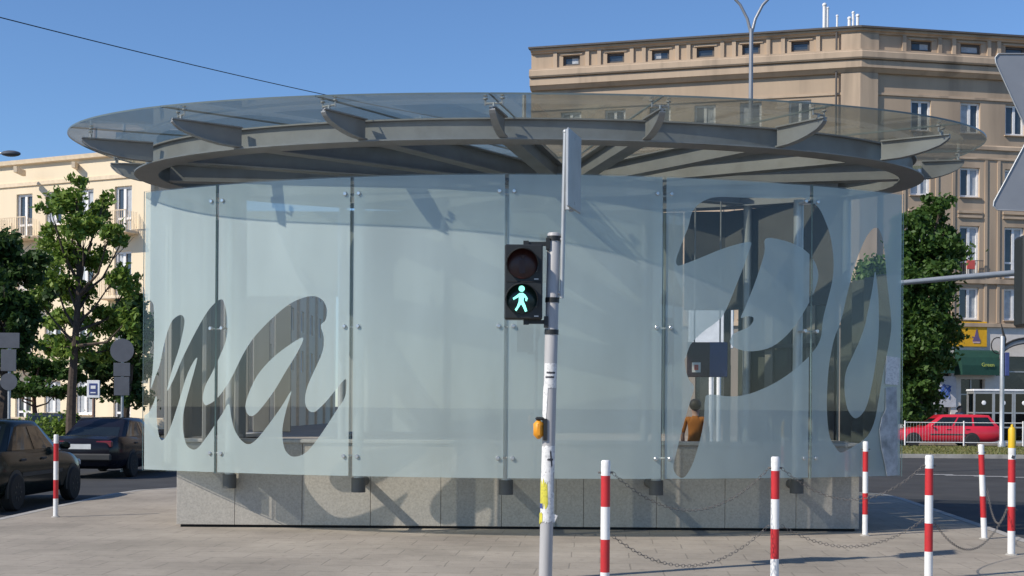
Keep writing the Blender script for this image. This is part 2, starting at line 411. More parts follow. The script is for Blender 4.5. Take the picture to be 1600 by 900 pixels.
# far side: grass island, far pavements
gv = [(9,46.5),(40,46.5),(40,57),(9,57)]
sheet('grass_verge', [tuple(p) for p in gv], .0, M['grass'], thick=.125)
gb = MB()
for i in range(9000):
    x = rng.uniform(12, 30); y = rng.uniform(46.6, 56.9); h = rng.uniform(.02,.08); a = rng.uniform(0, 6.28); w = .03
    gb.add([(x-w*math.cos(a), y-w*math.sin(a), 0), (x+w*math.cos(a), y+w*math.sin(a), 0), (x+rng.normal(0,.03), y+rng.normal(0,.03), h)], [(0,1,2)])
tag(gb.build('grass', leaf_mat('grass_blades', (.10,.13,.03), (.24,.21,.08)), fixn=False), kind='stuff')
kb = MB(); kb.sweep([(40,46.4),(8.9,46.4),(8.9,57.1)][::-1], [(0,-.12),(0,.02),(.15,.02),(.15,-.12)])
tag(kb.build('verge_kerb', M['kerb']), kind='structure')
sheet('far_pavement', [(2,63.2),(60,63.2),(60,100),(2,100)], .0, M['paving'], thick=.125)
sheet('left_pavement', [(-60,41),(-9,41),(-9,130),(-60,130)], .0, M['paving'], thick=.125)
lm = MB()
for i in range(5):
    p = G(1430+i*46, 741+i*1.5, ROAD+.004); lm.add([(p.x, p.y-.07, ROAD+.004),(p.x+1.0,p.y-.07,ROAD+.004),(p.x+1.0,p.y+.07,ROAD+.004),(p.x,p.y+.07,ROAD+.004)], [(0,1,2,3)])
tag(lm.build('road_marking', M['white']), kind='structure')

# ------------------------------------------------------------------ metro entrance
CX, GR = 0.29, 9.3
GY = 15.75 + GR
def hit(px, py, Rr=GR):
    r = ray(px, py)
    a = r[0]**2 + 1; b = -2*(r[0]*CX + GY); c = CX*CX + GY*GY - Rr*Rr
    t = (-b - math.sqrt(b*b - 4*a*c))/(2*a)
    X, Y, Z = r[0]*t, t, EYE + r[2]*t
    return math.atan2(X-CX, GY-Y), Z
def cyl(th, z, Rr): return (CX + Rr*math.sin(th), GY - Rr*math.cos(th), z)
ZB, ZT = .724, 4.40
ME = thing('metro_entrance', 'round glass pavilion with frosted screen lettering and a wide steel ringed glass canopy', 'station entrance', (CX, 19.0, 0))
# plinth
PL, PR, PF, PB, PH = -4.36, 4.53, 17.08, 21.2, 1.14
xs = [PL] + [(px-800)/2050*PF for px in (368, 473, 580, 690, 785, 870, 913, 1027, 1134, 1245)] + [PR]
b = MB()
for i in range(len(xs)-1):
    b.bbox(((xs[i]+xs[i+1])/2, PF+.02, PH/2), (xs[i+1]-xs[i]-.005, .04, PH-.035-.035), .004)
ys = np.linspace(PF+.045, PB, 7)
for X in (PL+.02, PR-.02):
    for i in range(6): b.bbox((X, (ys[i]+ys[i+1])/2, (PH+.035)/2), (.04, ys[i+1]-ys[i]-.008, PH-.095), .004)
plinth = b.build('plinth', M['granite'], ME)
b = MB()
b.box(((PL+PR)/2, PF+.20, PH/2-.03), (PR-PL-.09, .31, PH-.06))
for X in (PL+.2, PR-.2): b.box((X, (PF+PB)/2+.15, PH/2-.03), (.31, PB-PF-.42, PH-.06))
b.build('backing', M['dark'], plinth)
b = MB()
b.bbox(((PL+PR)/2, PF+.17, PH-.012), (PR-PL+.03, .40, .05), .01)
for X in (PL+.17, PR-.17): b.bbox((X, (PF+PB)/2+.19, PH-.012), (.40, PB-PF-.40, .05), .01)
b.build('coping', M['coping'], plinth)
b = MB(); b.tube([(PL+.3, PF+.6, 1.0), (PR-.3, PF+.6, 1.0)], .022)
b.build('handrail', M['chrome'], ME)
# glass panels, film, letters
seams = [hit(x, 510)[0] for x in (223, 337, 548, 790.5, 1037.5, 1268)] + [hit(1411.5, 510)[0]]
def c5(l): return [(200+x/3, 440+y/3) for x, y in l]
def c3(l): return [(1020+x/3.2133, 280+y/3.2133) for x, y in l]
def c4(l): return [(1020+x/3.215, 500+y/3.215) for x, y in l]
def cr(l): return [(1260+x/3.75, 280+y/3.75) for x, y in l]
word_a = c5([(40,330),(55,150),(75,100),(95,86),(112,95),(121,130),(122,300),(114,430),(107,500),(128,445),(150,385),(170,290),(200,195),(235,160),(258,162),(264,200),(240,310),(205,420),(183,512),(215,455),(255,360),(320,230),(380,130),(432,84),(452,105),(466,190),(460,270),(430,350),(395,425),(362,490),(350,545),(356,572),(372,578),(420,545),(480,460),(540,340),(600,250),(700,150),(780,92),(860,68),(910,85),(932,130),(926,180),(904,206),(917,260),(911,330),(872,420),(838,500),(830,565),(845,602),(868,612),(890,600),(935,555),(1015,459),(1024,490),(1015,545),(980,600),(900,722),(835,800),(780,821),(745,802),(728,760),(724,690),(742,600),(766,512),(720,585),(650,682),(600,742),(563,762),(530,742),(500,695),(484,635),(472,573),(440,622),(380,712),(330,777),(300,786),(272,760),(258,690),(260,615),(280,530),(325,358),(280,430),(230,590),(195,692),(165,742),(146,725),(135,640),(134,538),(115,580),(95,615),(70,625),(40,600)])
hole_a = c5([(820,262),(740,308),(660,375),(600,450),(560,540),(551,595),(570,629),(605,615),(680,520),(740,420),(795,330)])
pout = c3([(118,400),(150,310),(178,240),(198,165),(245,115),(320,90),(450,92),(640,97),(760,95),(825,135),(862,200),(892,290),(907,400),(903,500),(880,600),(855,700)]) + c4([(842,95),(800,165),(720,242),(620,312),(500,366),(400,384),(283,375),(262,405),(257,500),(240,590),(205,710),(168,780),(140,792),(112,768),(104,730),(125,640),(150,540),(190,400),(207,337),(182,300),(166,250),(160,200)]) + c3([(168,890),(190,830),(250,768),(325,712),(368,655),(440,480),(485,355),(492,316),(430,325),(340,353),(230,398),(145,430),(122,430)])
phole = c3([(565,300),(640,303),(740,340),(805,400),(831,480),(812,560),(762,660),(690,765),(600,840),(500,864),(425,852),(388,822),(396,790),(412,772),(475,745),(503,715),(502,692),(470,688),(442,695),(465,640),(520,500),(560,370)])
lout = c4([(945,666),(915,635),(890,590),(877,500),(875,380),(885,230),(910,100),(932,40)]) + cr([(210,800),(245,650),(280,520),(310,430),(345,350),(375,305),(400,285),(430,300),(455,400),(473,600),(497,825)]) + c4([(1190,100),(1160,250),(1135,400),(1110,520),(1070,592),(1000,640)])
lhole = c4([(1010,491),(978,445),(963,350),(970,260),(1000,190),(1040,100),(1068,20)]) + cr([(354,805),(385,650),(403,540),(418,640),(424,740)]) + c4([(1135,60),(1122,200),(1100,330),(1075,430),(1042,482)])
def smooth_poly(pts, k=4):
    out = []; n = len(pts)
    for i in range(n):
        p0, p1, p2, p3 = [np.array(pts[(i+j) % n], float) for j in (-1,0,1,2)]
        for s in range(k):
            t = s/k
            out.append(tuple(.5*((2*p1)+(-p0+p2)*t+(2*p0-5*p1+4*p2-p3)*t*t+(-p0+3*p1-3*p2+p3)*t**3)))
    return out
RF = GR - .017
polys = []
for pg in (word_a, hole_a, pout, phole, lout, lhole):
    polys.append([(lambda h: (h[0]*RF, h[1]))(hit(x, y, RF)) for x, y in smooth_poly(pg)])
NP = [np.array(p) for p in polys]
def inside(pt, P):
    x, y = pt; a = P; b = np.roll(P, -1, 0)
    c = ((a[:,1] > y) != (b[:,1] > y))
    with np.errstate(divide='ignore', invalid='ignore'):
        xi = a[:,0] + (y-a[:,1])*(b[:,0]-a[:,0])/(b[:,1]-a[:,1])
    return np.count_nonzero(c & (x < xi)) % 2 == 1
GAP = .006/GR
for i in range(6):
    t0, t1 = seams[i]+GAP, seams[i+1]-GAP
    ns = max(6, int((t1-t0)*GR/.12)); th = np.linspace(t0, t1, ns+1)
    b = MB(); vs = []
    for t in th:
        vs += [cyl(t, ZB, GR), cyl(t, ZT, GR), cyl(t, ZT, GR-.012), cyl(t, ZB, GR-.012)]
    big = []; small = []
    for k in range(ns):
        o = k*4; p = o+4
        big += [(o,o+1,p+1,p), (o+3,p+3,p+2,o+2)]; small += [(o+1,o+2,p+2,p+1), (o,p,p+3,o+3)]
    small += [(0,3,2,1), (ns*4, ns*4+1, ns*4+2, ns*4+3)]
    b.add(vs, big); b.mi = 1; n0 = len(b.v); b.add(vs, small)
    panel = b.build('glass_panel', [M['glass'], M['edge']], ME, fixn=False)
    # film with the lettering left clear
    s0, s1 = (t0+.002)*RF, (t1-.002)*RF; z0, z1 = ZB+.012, ZT-.012
    V = [Vector((s0,z0)), Vector((s1,z0)), Vector((s1,z1)), Vector((s0,z1))]; E = [(0,1),(1,2),(2,3),(3,0)]
    for s in np.linspace(s0, s1, ns+1)[1:-1]:
        for z in np.linspace(z0, z1, 30): V.append(Vector((s, z + (.001 if 0 else 0))))
    for P in polys:
        n0 = len(V); k = len(P)
        if max(p[0] for p in P) < s0 or min(p[0] for p in P) > s1: continue
        V += [Vector(p) for p in P]; E += [(n0+j, n0+(j+1) % k) for j in range(k)]
    rv, re, rf, *_ = delaunay_2d_cdt(V, E, [], 0, 1e-6)
    b = MB(); keep = []
    for f in rf:
        c = sum((rv[k] for k in f), Vector((0,0)))/len(f)
        if not (s0 < c.x < s1 and z0 < c.y < z1): continue
        pt = (c.x, c.y)
        cut = any(inside(pt, NP[j]) and not inside(pt, NP[j+1]) for j in (0, 2, 4))
        if not cut: keep.append(f)
    used = sorted({k for f in keep for k in f}); mp = {k: j for j, k in enumerate(used)}
    b.add([cyl(rv[k].x/RF, rv[k].y, RF) for k in used], [tuple(mp[k] for k in f) for f in keep])
    fo = b.build('frosted_film', M['film'], panel, smooth=False, fixn=False)
    fo.data.polygons.foreach_set('use_smooth', [True]*len(fo.data.polygons))
# spider fittings on glass and columns
zs = [EYE+(636-y)*15.75/2050 for y in (299, 510, 717)]
for i in range(1, 6):
    t = seams[i]
    for z in zs:
        b = MB()
        for sg in (-1, 1):
            tt = t + sg*.088/GR
            n = Vector((math.sin(tt), -math.cos(tt), 0))
            p = Vector(cyl(tt, z, GR))
            b.lathe(p, [(.025,-.03),(.025,.004),(.020,.009)], 14, n)
            b.tube([p - n*.03, p - n*.16, Vector(cyl(t, z, GR-.22))], .012, 6)
        b.build('glass_bolt', M['chrome'], ME, smooth=True)
    c = Vector(cyl(t, 0, GR-.30))
    b = MB(); b.tube([(c.x, c.y, .56), (c.x, c.y, 4.25)], .062, 18)
    b.build('column', M['column'], ME, smooth=True)
    b = MB(); c2 = Vector(cyl(t, 0, GR-.46))
    b.tube([(c.x, c.y, .52), (c.x, c.y, .70)], .088, 18); b.tube([(c.x, c.y, .62), (c.x, PF-.001, .62)], .06, 12)
    b.build('column_bracket', M['fascia'], ME, smooth=True)  # dark colour holds the shade under the glass on these stubs
# canopy
ECX, ECY, EA, EB = .21, 18.34, 5.29, 2.80
ICX, ICY, IAX, IBY = .75, 19.1, 1.5, .55
def inn(a): return Vector((ICX+IAX*math.cos(a), ICY+IBY*math.sin(a)))
RZ0, RZ1 = 4.735, 5.01
def ell(t, off=0.0):
    nx, ny = math.cos(t)/EA, math.sin(t)/EB; l = math.hypot(nx, ny)
    return Vector((ECX+EA*math.cos(t)+off*nx/l, ECY+EB*math.sin(t)+off*ny/l))
NS = 144
# counter-clockwise travel -> right hand side is outward
b = MB(); tt = [2*math.pi*k/NS for k in range(NS)]
prof = [(-.16,RZ0),(.16,RZ0),(.16,RZ0+.018),(.010,RZ0+.018),(.010,RZ1-.018),(.06,RZ1-.018),(.06,RZ1),(-.13,RZ1),(-.13,RZ1-.018),(-.010,RZ1-.018),(-.010,RZ0+.018),(-.16,RZ0+.018)]
b.sweep([ell(t) for t in tt], prof, closed=True)
b.build('ring_beam', M['steel'], ME, smooth=True)
b = MB()
b.sweep([tuple(inn(t)) for t in tt], [(-.08,RZ0),(.08,RZ0),(.08,RZ1),(-.08,RZ1)], closed=True)
b.build('inner_ring', M['steel'], ME, smooth=True)
# equal arc positions
fine = [2*math.pi*k/4000 for k in range(4001)]; acc = [0]
for k in range(4000): acc.append(acc[-1] + (ell(fine[k+1])-ell(fine[k])).length)
def at_len(s):
    s %= acc[-1]; k = int(np.searchsorted(acc, s)); return fine[min(k, 4000)]
NB = 16
s_front = acc[int(np.argmin([abs(t - 3*math.pi/2 + .056) for t in fine]))]
angs = [at_len(s_front + k*acc[-1]/NB) for k in range(NB)]
def radial(t):
    p = ell(t); a_ = math.atan2((p.y-ICY)/IBY, (p.x-ICX)/IAX); c2 = inn(a_)
    return p, (p-c2).normalized(), c2
KX, KY, KA, KB1, KB2 = .17, 17.64, 6.07, 2.87, 4.35
def can(a): 
    c, q = math.cos(a), math.sin(a)
    return Vector((KX + KA*math.copysign(abs(c)**.93, c), KY + (KB1 if q < 0 else KB2)*math.copysign(abs(q)**.93, q)))
CANP = [can(2*math.pi*k/720) for k in range(720)]
def beam_len(t):
    p, d, ci = radial(t); best = (9, 0, 0)
    for k, q in enumerate(CANP):
        v = q-p
        if v.dot(d) < 0: continue
        e_ = abs(v.x*d.y - v.y*d.x)
        if e_ < best[0]: best = (e_, v.dot(d), 2*math.pi*k/720)
    return best[1], best[2]
for t in angs:
    p, d, ci = radial(t)
    nrm = Vector((-d.y, d.x)); L = (p-ci).length
    st = [(-L+.08, RZ0+.02, .10), (-.17, RZ0+.02, .10)]
    b = MB()
    def ib(stations):
        for j in range(len(stations)-1):
            (a0, z0, w0), (a1, z1, w1) = stations[j], stations[j+1]
            for (lo0, hi0, lo1, hi1, h0, h1) in ((z0, z0+.016, z1, z1+.016, w0, w1), (RZ1-.02, RZ1-.004, RZ1-.02, RZ1-.004, w0, w1), (z0+.016, RZ1-.02, z1+.016, RZ1-.02, .012, .012)):
                vs = []
                for (a, lo, hi, w) in ((a0, lo0, hi0, h0), (a1, lo1, hi1, h1)):
                    q = p + d*a
                    for sg, z in ((-1,lo),(1,lo),(1,hi),(-1,hi)): vs.append((q.x+nrm.x*w*sg, q.y+nrm.y*w*sg, z))
                fs = [(0,1,5,4),(1,2,6,5),(2,3,7,6),(3,0,4,7)]
                if j == 0: fs.append((3,2,1,0))
                if j == len(stations)-2: fs.append((4,5,6,7))
                b.add(vs, fs)
    ib(st)
    b.build('radial_beam', M['steel'], ME)
    CO = beam_len(t)[0]
    if CO < .45: continue
    b = MB()
    ib([(.135, RZ0+.02, .05), (CO*.35, RZ0+.03, .05), (CO*.50, RZ0+.055, .048), (CO*.64, RZ0+.09, .045), (CO*.78, RZ0+.14, .042), (CO*.85, RZ0+.19, .038), (CO*.88, RZ1-.05, .035)])
    b.build('outrigger', M['steel'], ME)
ZC = 5.115
for t in angs:
    p, d, ci = radial(t); nrm = Vector((-d.y, d.x))
    CO = beam_len(t)[0]
    for a in ((CO*.78, -.9) if CO > .45 else (-.9,)):
        b = MB(); q = p + d*a
        for sg in (-1, 1):
            w = q + nrm*.10*sg
            b.tube([(w.x, w.y, RZ1+.02), (w.x, w.y, ZC-.002)], .010, 6)
            b.lathe((w.x, w.y, ZC-.016), [(.028,0),(.028,.012)], 10)
            b.lathe((w.x, w.y, ZC+.021), [(.028,0),(.020,.010)], 10)
            b.tube([(w.x, w.y, RZ1+.04), (q.x, q.y, RZ1+.04)], .012, 6)
        b.tube([(q.x, q.y, RZ1-.01), (q.x, q.y, RZ1+.05)], .016, 8)
        b.build('canopy_fitting', M['galv'], ME)
for k in range(NB):
    ta, tb = angs[k], angs[(k+1) % NB]
    if tb < ta: tb += 2*math.pi
    arc = np.linspace(ta, tb, 14); g = .004
    ka, kb_ = beam_len(ta)[1], beam_len(tb)[1]
    if kb_ < ka: kb_ += 2*math.pi
    outer = [can(x) for x in np.linspace(ka, kb_, 14)]
    inner = [radial(t)[2] for t in arc]
    # separate edge material so the rim reads as a thin dark green line
    b = MB(); n = len(arc)
    vs = [(q.x, q.y, ZC) for q in outer] + [(q.x, q.y, ZC) for q in inner] + [(q.x, q.y, ZC+.02) for q in outer] + [(q.x, q.y, ZC+.02) for q in inner]
    dirv = (outer[0]-inner[0]).normalized(); s0 = Vector((-dirv.y, dirv.x))*g
    dirv = (outer[-1]-inner[-1]).normalized(); s1 = Vector((dirv.y, -dirv.x))*g
    vs = [list(v) for v in vs]
    for base in (0, n, 2*n, 3*n):
        vs[base][0] += s0.x; vs[base][1] += s0.y; vs[base+n-1][0] += s1.x; vs[base+n-1][1] += s1.y
    fl = []; ed = []
    for j in range(n-1):
        fl += [(j, j+1, n+j+1, n+j), (2*n+j, 3*n+j, 3*n+j+1, 2*n+j+1)]
        ed += [(j, 2*n+j, 2*n+j+1, j+1), (n+j, n+j+1, 3*n+j+1, 3*n+j)]
    ed += [(0, n, 3*n, 2*n), (n-1, 3*n-1, 4*n-1, 2*n-1)]
    b.add(vs, fl); b.mi = 1; b.add(vs, ed)
    b.build('canopy_pane', [M['canopy_glass'], M['edge_dark']], ME, fixn=False)
b = MB(); b.prism([(ICX+IAX*.985*math.cos(t), ICY+IBY*.985*math.sin(t), ZC+.002) for t in tt[::2]], (0,0,.02))
b.build('centre_pane', M['canopy_glass'], ME)
# rear columns, rear fascia, inner wall, added backdrop panels
for t in [angs[k] for k in (5, 6, 7, 8, 9, 10, 11)]:
    p = ell(t, -.05)
    if p.y < 18.9: continue
    b = MB(); b.tube([(p.x, p.y, 0), (p.x, p.y, RZ0)], .062, 16); b.build('column', M['column'], ME, smooth=True)
b = MB(); b.sweep([(2.74,20.95),(3.40,20.92),(4.92,19.55)], [(-.07,3.16),(.07,3.16),(.07,4.72),(-.07,4.72)]); b.build('rear_fascia', M['fascia'], ME)
b = MB(); b.box((-.03, 21.02, (PH+4.72)/2+.02), (5.5, .03, 4.72-PH-.04)); b.build('backdrop_panel', M['backdrop_panel'], ME)  # added panel, gives the frosted film an even tone from behind
b = MB(); b.box((-3.62, 21.02, 4.02), (1.64, .03, 1.36)); b.build('backdrop_panel', M['backdrop_panel'], ME)  # added panel, keeps bright sky from showing through the film
b = MB(); b.box((3.40, 20.78, 1.6), (.10, .10, 3.1)); b.build('door_post', M['fascia'], ME)
b = MB(); b.sweep([(3.58,20.72),(4.86,19.57)], [(-.03,.05),(.03,.05),(.03,3.15),(-.03,3.15)]); b.build('rear_wall', M['fascia_green'], ME)
for k in range(5):
    t = .1+.21*k; b = MB(); b.box((3.58+1.28*t, 20.66-1.15*t, 1.7), (.07+.07*(k % 2), .05, 2.9), Matrix.Rotation(R_(-42), 3, 'Z')); b.build('mullion', M['wall_tile'] if k % 2 else M['fascia'], ME)
b = MB(); b.box((4.1, 20.05, 2.55), (1.1, .05, .06), Matrix.Rotation(R_(-42), 3, 'Z')); b.build('transom', M['fascia'], ME)
for k in range(4):
    b = MB(); b.bbox((4.93+.07*k, 19.25-.42*k, 2.1), (.30, .05, 2.7), .01, Matrix.Rotation(R_(-60+8*k), 3, 'Z')); b.build('wall_slab', M['fascia_green'], ME)
# upright louvre slabs round the left end, hung from the ring
for k in range(9):
    t = math.pi - R_(30) + R_(9)*k
    p = ell(t, -.38); rt = Matrix.Rotation(t+R_(62), 3, 'Z')
    b = MB(); b.bbox((p.x, p.y, 2.55), (.34, .06, 3.5), .01, rt); b.build('wall_slab', M['wall_tile'], ME)
for k in range(3):
    x = -4.30 + k*.34; y = 20.75 - k*.02
    b = MB(); b.bbox((x, y, 2.17), (.26, .10, 2.0), .01, Matrix.Rotation(R_(10), 3, 'Z')); b.build('wall_slab', M['wall_tile'], ME)
# torn paper on the right end of the screen
def on_glass(name, pts, m, label, cat):
    b = MB(); P = [hit(x, y, GR+.003) for x, y in pts]
    b.prism([cyl(t, z, GR+.002) for t, z in P], Vector((math.sin(P[0][0]), -math.cos(P[0][0]), 0))*.003)
    return tag(b.build(name, m), label, cat)
on_glass('paper_notice', [(1385,556),(1406,559),(1404,602),(1383,600)], M['paper'], 'small white paper notice pasted on the right end of the glass screen', 'notice')
on_glass('torn_poster', [(1384,606),(1401,604),(1403,742),(1386,744),(1382,722),(1377,700),(1374,672),(1378,652),(1384,640)], mat('torn_paper', (.42,.44,.45), .9, var=.3, scale=9, dirt=((.2,.22,.22), 5, .9)), 'strip of torn grey poster remains below the paper notice', 'poster')
# sign and people inside
wb_ = thing('cloud_patch_board', 'added white board on two white posts, stands in for a bright cloud patch, seen through the letter P behind the hanging sign', 'stand_in', (U(1112,640,44).x, 44, 0))
b = MB(); c = U(1111, 513, 44); b.bbox(c, (1.5, .08, 1.35), .02); b.build('board', M['sign_white'], wb_)  # added board, supplies the bright cloud patch inside the letter
for px in (1112, 1124):
    b = MB(); p = U(px, 540, 44); b.tube([(p.x, 44.06, ROAD), (p.x, 44.06, p.z)], .075, 10); b.build('post', M['white'], wb_)
hs = thing('hanging_sign', 'dark information board with a blue half hanging inside, seen through the large letter P', 'sign', U(1106, 563, 19.9))
b = MB(); b.bbox(U(1092, 562, 19.9), (.36, .06, .53), .01); b.build('board', M['board_dark'], hs)
b = MB(); b.bbox(U(1122, 562, 19.9), (.28, .062, .53), .01); b.build('blue_panel', M['sign_blue'], hs)
b = MB(); c = U(1088, 574, 19.86); b.box(c, (.13, .012, .15)); b.build('pictogram', M['sign_white'], hs)
b = MB(); c = U(1088, 574, 19.84); b.box(c, (.06, .012, .08)); b.build('red_mark', M['pict_red'], hs)
b = MB()
for x in (1085, 1125): p = U(x, 538, 19.9); b.tube([p, (p.x, p.y, 4.73)], .012)
b.build('rod', M['steel'], hs)

def person(loc, rz, h, cloth, legs, label, hair=M['hair'], arm_out=.0):
    root = thing('person', label, 'person', loc, rz=rz)
    k = h/1.75
    J = {'pelvis':(0,0,.95),'waist':(0,0,1.08),'chest':(0,-.01,1.30),'neck':(0,-.01,1.47),'headb':(0,-.015,1.55),'head':(0,-.03,1.64),'top':(0,-.02,1.72),
         'lsh':(-.17,0,1.41),'lel':(-.23-arm_out,.03,1.14),'lwr':(-.21-arm_out,-.10,.90),'lha':(-.20-arm_out,-.13,.81),
         'rsh':(.17,0,1.41),'rel':(.23,.04,1.14),'rwr':(.22,-.05,.89),'rha':(.21,-.07,.80),
         'lhi':(-.09,0,.90),'lkn':(-.10,-.03,.50),'lan':(-.10,.05,.09),'lto':(-.11,-.12,.03),
         'rhi':(.09,0,.90),'rkn':(.10,-.06,.50),'ran':(.10,-.02,.09),'rto':(.11,-.19,.03)}
    rad = dict(pelvis=.15,waist=.13,chest=.155,neck=.055,headb=.075,head=.098,top=.075,lsh=.065,lel=.045,lwr=.033,lha=.035,rsh=.065,rel=.045,rwr=.033,rha=.035,lhi=.09,lkn=.062,lan=.045,lto=.035,rhi=.09,rkn=.062,ran=.045,rto=.035)
    E = [('pelvis','waist'),('waist','chest'),('chest','neck'),('neck','headb'),('headb','head'),('head','top'),('chest','lsh'),('lsh','lel'),('lel','lwr'),('lwr','lha'),('chest','rsh'),('rsh','rel'),('rel','rwr'),('rwr','rha'),('pelvis','lhi'),('lhi','lkn'),('lkn','lan'),('lan','lto'),('pelvis','rhi'),('rhi','rkn'),('rkn','ran'),('ran','rto')]
    ks = list(J)
    me = bpy.data.meshes.new('skel'); me.from_pydata([tuple(c*k for c in J[n]) for n in ks], [(ks.index(a), ks.index(c)) for a, c in E], [])
    o = bpy.data.objects.new('skel', me); COL.objects.link(o)
    sk = o.modifiers.new('s', 'SKIN'); sk.use_smooth_shade = True
    for i, n in enumerate(ks):
        me.skin_vertices[0].data[i].radius = (rad[n]*k, rad[n]*k*(.72 if n in ('pelvis','waist','chest') else 1)); me.skin_vertices[0].data[i].use_root = (n == 'pelvis')
    ss = o.modifiers.new('u', 'SUBSURF'); ss.levels = 2; ss.render_levels = 2
    dg = bpy.context.evaluated_depsgraph_get(); dg.update()
    bm = bpy.data.meshes.new_from_object(o.evaluated_get(dg)); bpy.data.objects.remove(o)
    bm.name = 'body'; bm.materials.clear()
    for m in (M['skin'], cloth, legs, M['cloth_black']): bm.materials.append(m)
    for pl in bm.polygons:
        z = pl.center.z/k; x = abs(pl.center.x)/k
        pl.material_index = 3 if z < .09 else 2 if z < 1.0 and x < .185 else 1 if (z < 1.46 and not (x > .18 and z < 1.16)) else 0
        pl.use_smooth = True
    bo = bpy.data.objects.new('body', bm); COL.objects.link(bo); bo.parent = root
    b = MB(); b.ball((0,.022*k,1.665*k), .112*k, 16, (1,.98,.98)); b.build('hair', hair, root, smooth=True, local=True)
    b = MB(); b.ball((0,-.135*k,1.63*k), .018*k, 8, (.8,1.2,1.2))
    for sx in (-1,1): b.ball((.036*sx*k,-.118*k,1.655*k), .012*k, 8)
    b.build('face', M['skin'], root, smooth=True, local=True)
    return root
person(Vector((3.30, 23.6, 0)), R_(165), 1.74, M['cloth_orange'], M['cloth_black'], 'dark haired person in a rust orange top behind the tail of the letter P')

# ------------------------------------------------------------------ pedestrian signal
base = G(852, 905)
SY = base.y
sig = thing('pedestrian_signal', 'leaning grey pole with pedestrian light showing the green walking figure, stickers and an orange button', 'traffic light', base)
top = U(865.5, 366, SY)
ax = (top-base).normalized()
def onpole(py):
    z = U(858, py, SY).z; return base + (top-base)*((z-base.z)/(top.z-base.z))
b = MB(); b.lathe(base, [(.062,0),(.060,.9),(.060,(top-base).length*.55),(.060,(top-base).length),(.052,(top-base).length+.012)], 24, ax)
b.build('pole', M['pole'], sig, smooth=True)
for py in (373, 469, 519):
    b = MB(); b.lathe(onpole(py)-ax*.022, [(.066,0),(.066,.045)], 20, ax); b.build('clamp', M['black'], sig, smooth=True)
# sign tube and plate
t0, t1 = U(877.5, 466, SY-.03), U(883.5, 206, SY-.03)
b = MB(); b.tube([t0, t1], .021, 12); b.ball(t1, .026, 10)
for py in (374, 458): b.tube([onpole(py), t0 + (t1-t0)*((466-py)/260)], .018, 8)
b.build('sign_tube', M['galv'], sig, smooth=True)
pc = U(897, 268, SY+.02)
rot = Matrix.Rotation(R_(74), 3, 'Z') @ Matrix.Rotation(R_(0), 3, 'Y')
b = MB(); b.bbox(pc, (.50, .022, .72), .008, rot); pl = b.build('sign_plate', M['galv'], sig)
b = MB()
for dz in (-.30, .30): b.box(pc + Vector((-.045, -.0, dz)), (.11, .05, .03))
b.box(pc + rot @ Vector((-.12, .03, 0)), (.03, .035, .74), rot); b.box(pc + rot @ Vector((.02, .03, 0)), (.03, .035, .74), rot)
b.build('rail', M['galv'], pl)
# housing
hc = U(818, 441.5, SY-.02)
HW, HH = (848-789)/F*SY, (500-384)/F*SY
b = MB(); b.bbox(hc, (HW, .17, HH), .012)
hous = b.build('signal_housing', M['black'], sig)
b = MB(); b.box(hc + Vector((0,-.087,0)), (HW-.03, .004, .010)); b.build('seam', M['dark'], hous)
lr, lg = U(816, 412, SY-.115), U(815, 467, SY-.115)
for c, m, nm in ((lr, M['lens_red'], 'red_lens'), (lg, M['lens_dark'], 'green_lens')):
    b = MB(); b.lathe(c, [(.140,0),(.138,.006),(.09,.016),(.02,.02)], 32, Vector((0,-1,0))); b.build(nm, m, hous, smooth=True)
    b = MB(); n = 28; vs = []
    for k in range(n+1):
        a = R_(-25) + R_(230)*k/n
        for rr in (.142, .150):
            for yy, sc in ((0, 1), (-.19, 1)):
                vs.append((c.x + math.cos(a)*rr, c.y + yy*(.35+.65*max(0, math.sin(a))), c.z + math.sin(a)*rr - (.02 if yy else 0)))
    fs = []
    for k in range(n):
        o = k*4; p = o+4
        fs += [(o,p,p+1,o+1), (o+2,o+3,p+3,p+2), (o,o+1,o+3,o+2) if k == 0 else (p,p+2,p+3,p+1), (o,o+2,p+2,p), (o+1,p+1,p+3,o+3)]
    b.add(vs, fs); b.build('visor', M['black'], hous, smooth=True)
# walking figure
man = [(1.5,-1.2),(3.2,-4.6),(4.6,-8.6),(3.0,-9.4),(1.0,-5.6),(-.4,-3.6),(-2.2,-6.0),(-4.2,-8.8),(-5.4,-7.8),(-3.6,-5.0),(-2.4,-1.6),(-2.2,1.6),(-4.2,.6),(-6.6,-.6),(-7.2,.8),(-4.6,2.4),(-1.8,4.4),(1.0,4.6),(3.0,3.2),(5.0,.6),(4.2,-1.6),(2.8,-1.0),(3.2,.4),(2.0,1.6)]
b = MB(); k = .0125
b.prism([(lg.x+x*k*.9, lg.y-.022, lg.z+y*k-.004) for x, y in man], (0,-.004,0))
b.lathe((lg.x+.0, lg.y-.022, lg.z+7.3*k), [(.028,0),(.028,.004)], 18, Vector((0,-1,0)))
b.build('walking_figure', M['green_man'], hous)
b = MB(); b.lathe((lr.x+.005, lr.y-.021, lr.z+.06), [(.020,0),(.018,.004)], 14, Vector((0,-1,0)))
b.box((lr.x, lr.y-.021, lr.z-.03), (.055,.005,.12)); b.build('standing_figure', mat('unlit_red', (.035,.008,.007), .4), hous)
b = MB()
for p in (U(838, 436, SY-.11), U(838, 494, SY-.11)): b.box(p, (.04,.008,.010))
b.build('maker_label', M['plate'], hous)
b = MB()
for py in (381, 503):
    q = onpole(py); a = U(822, py, SY-.02)
    b.box(((q.x+a.x)/2, q.y-.02, a.z), (q.x-a.x+.02, .045, .035)); b.box((a.x, q.y-.02, a.z), (.05,.07,.05)); b.box((q.x-.055, q.y-.02, a.z), (.035,.10,.10))
b.build('bracket', M['black'], sig)
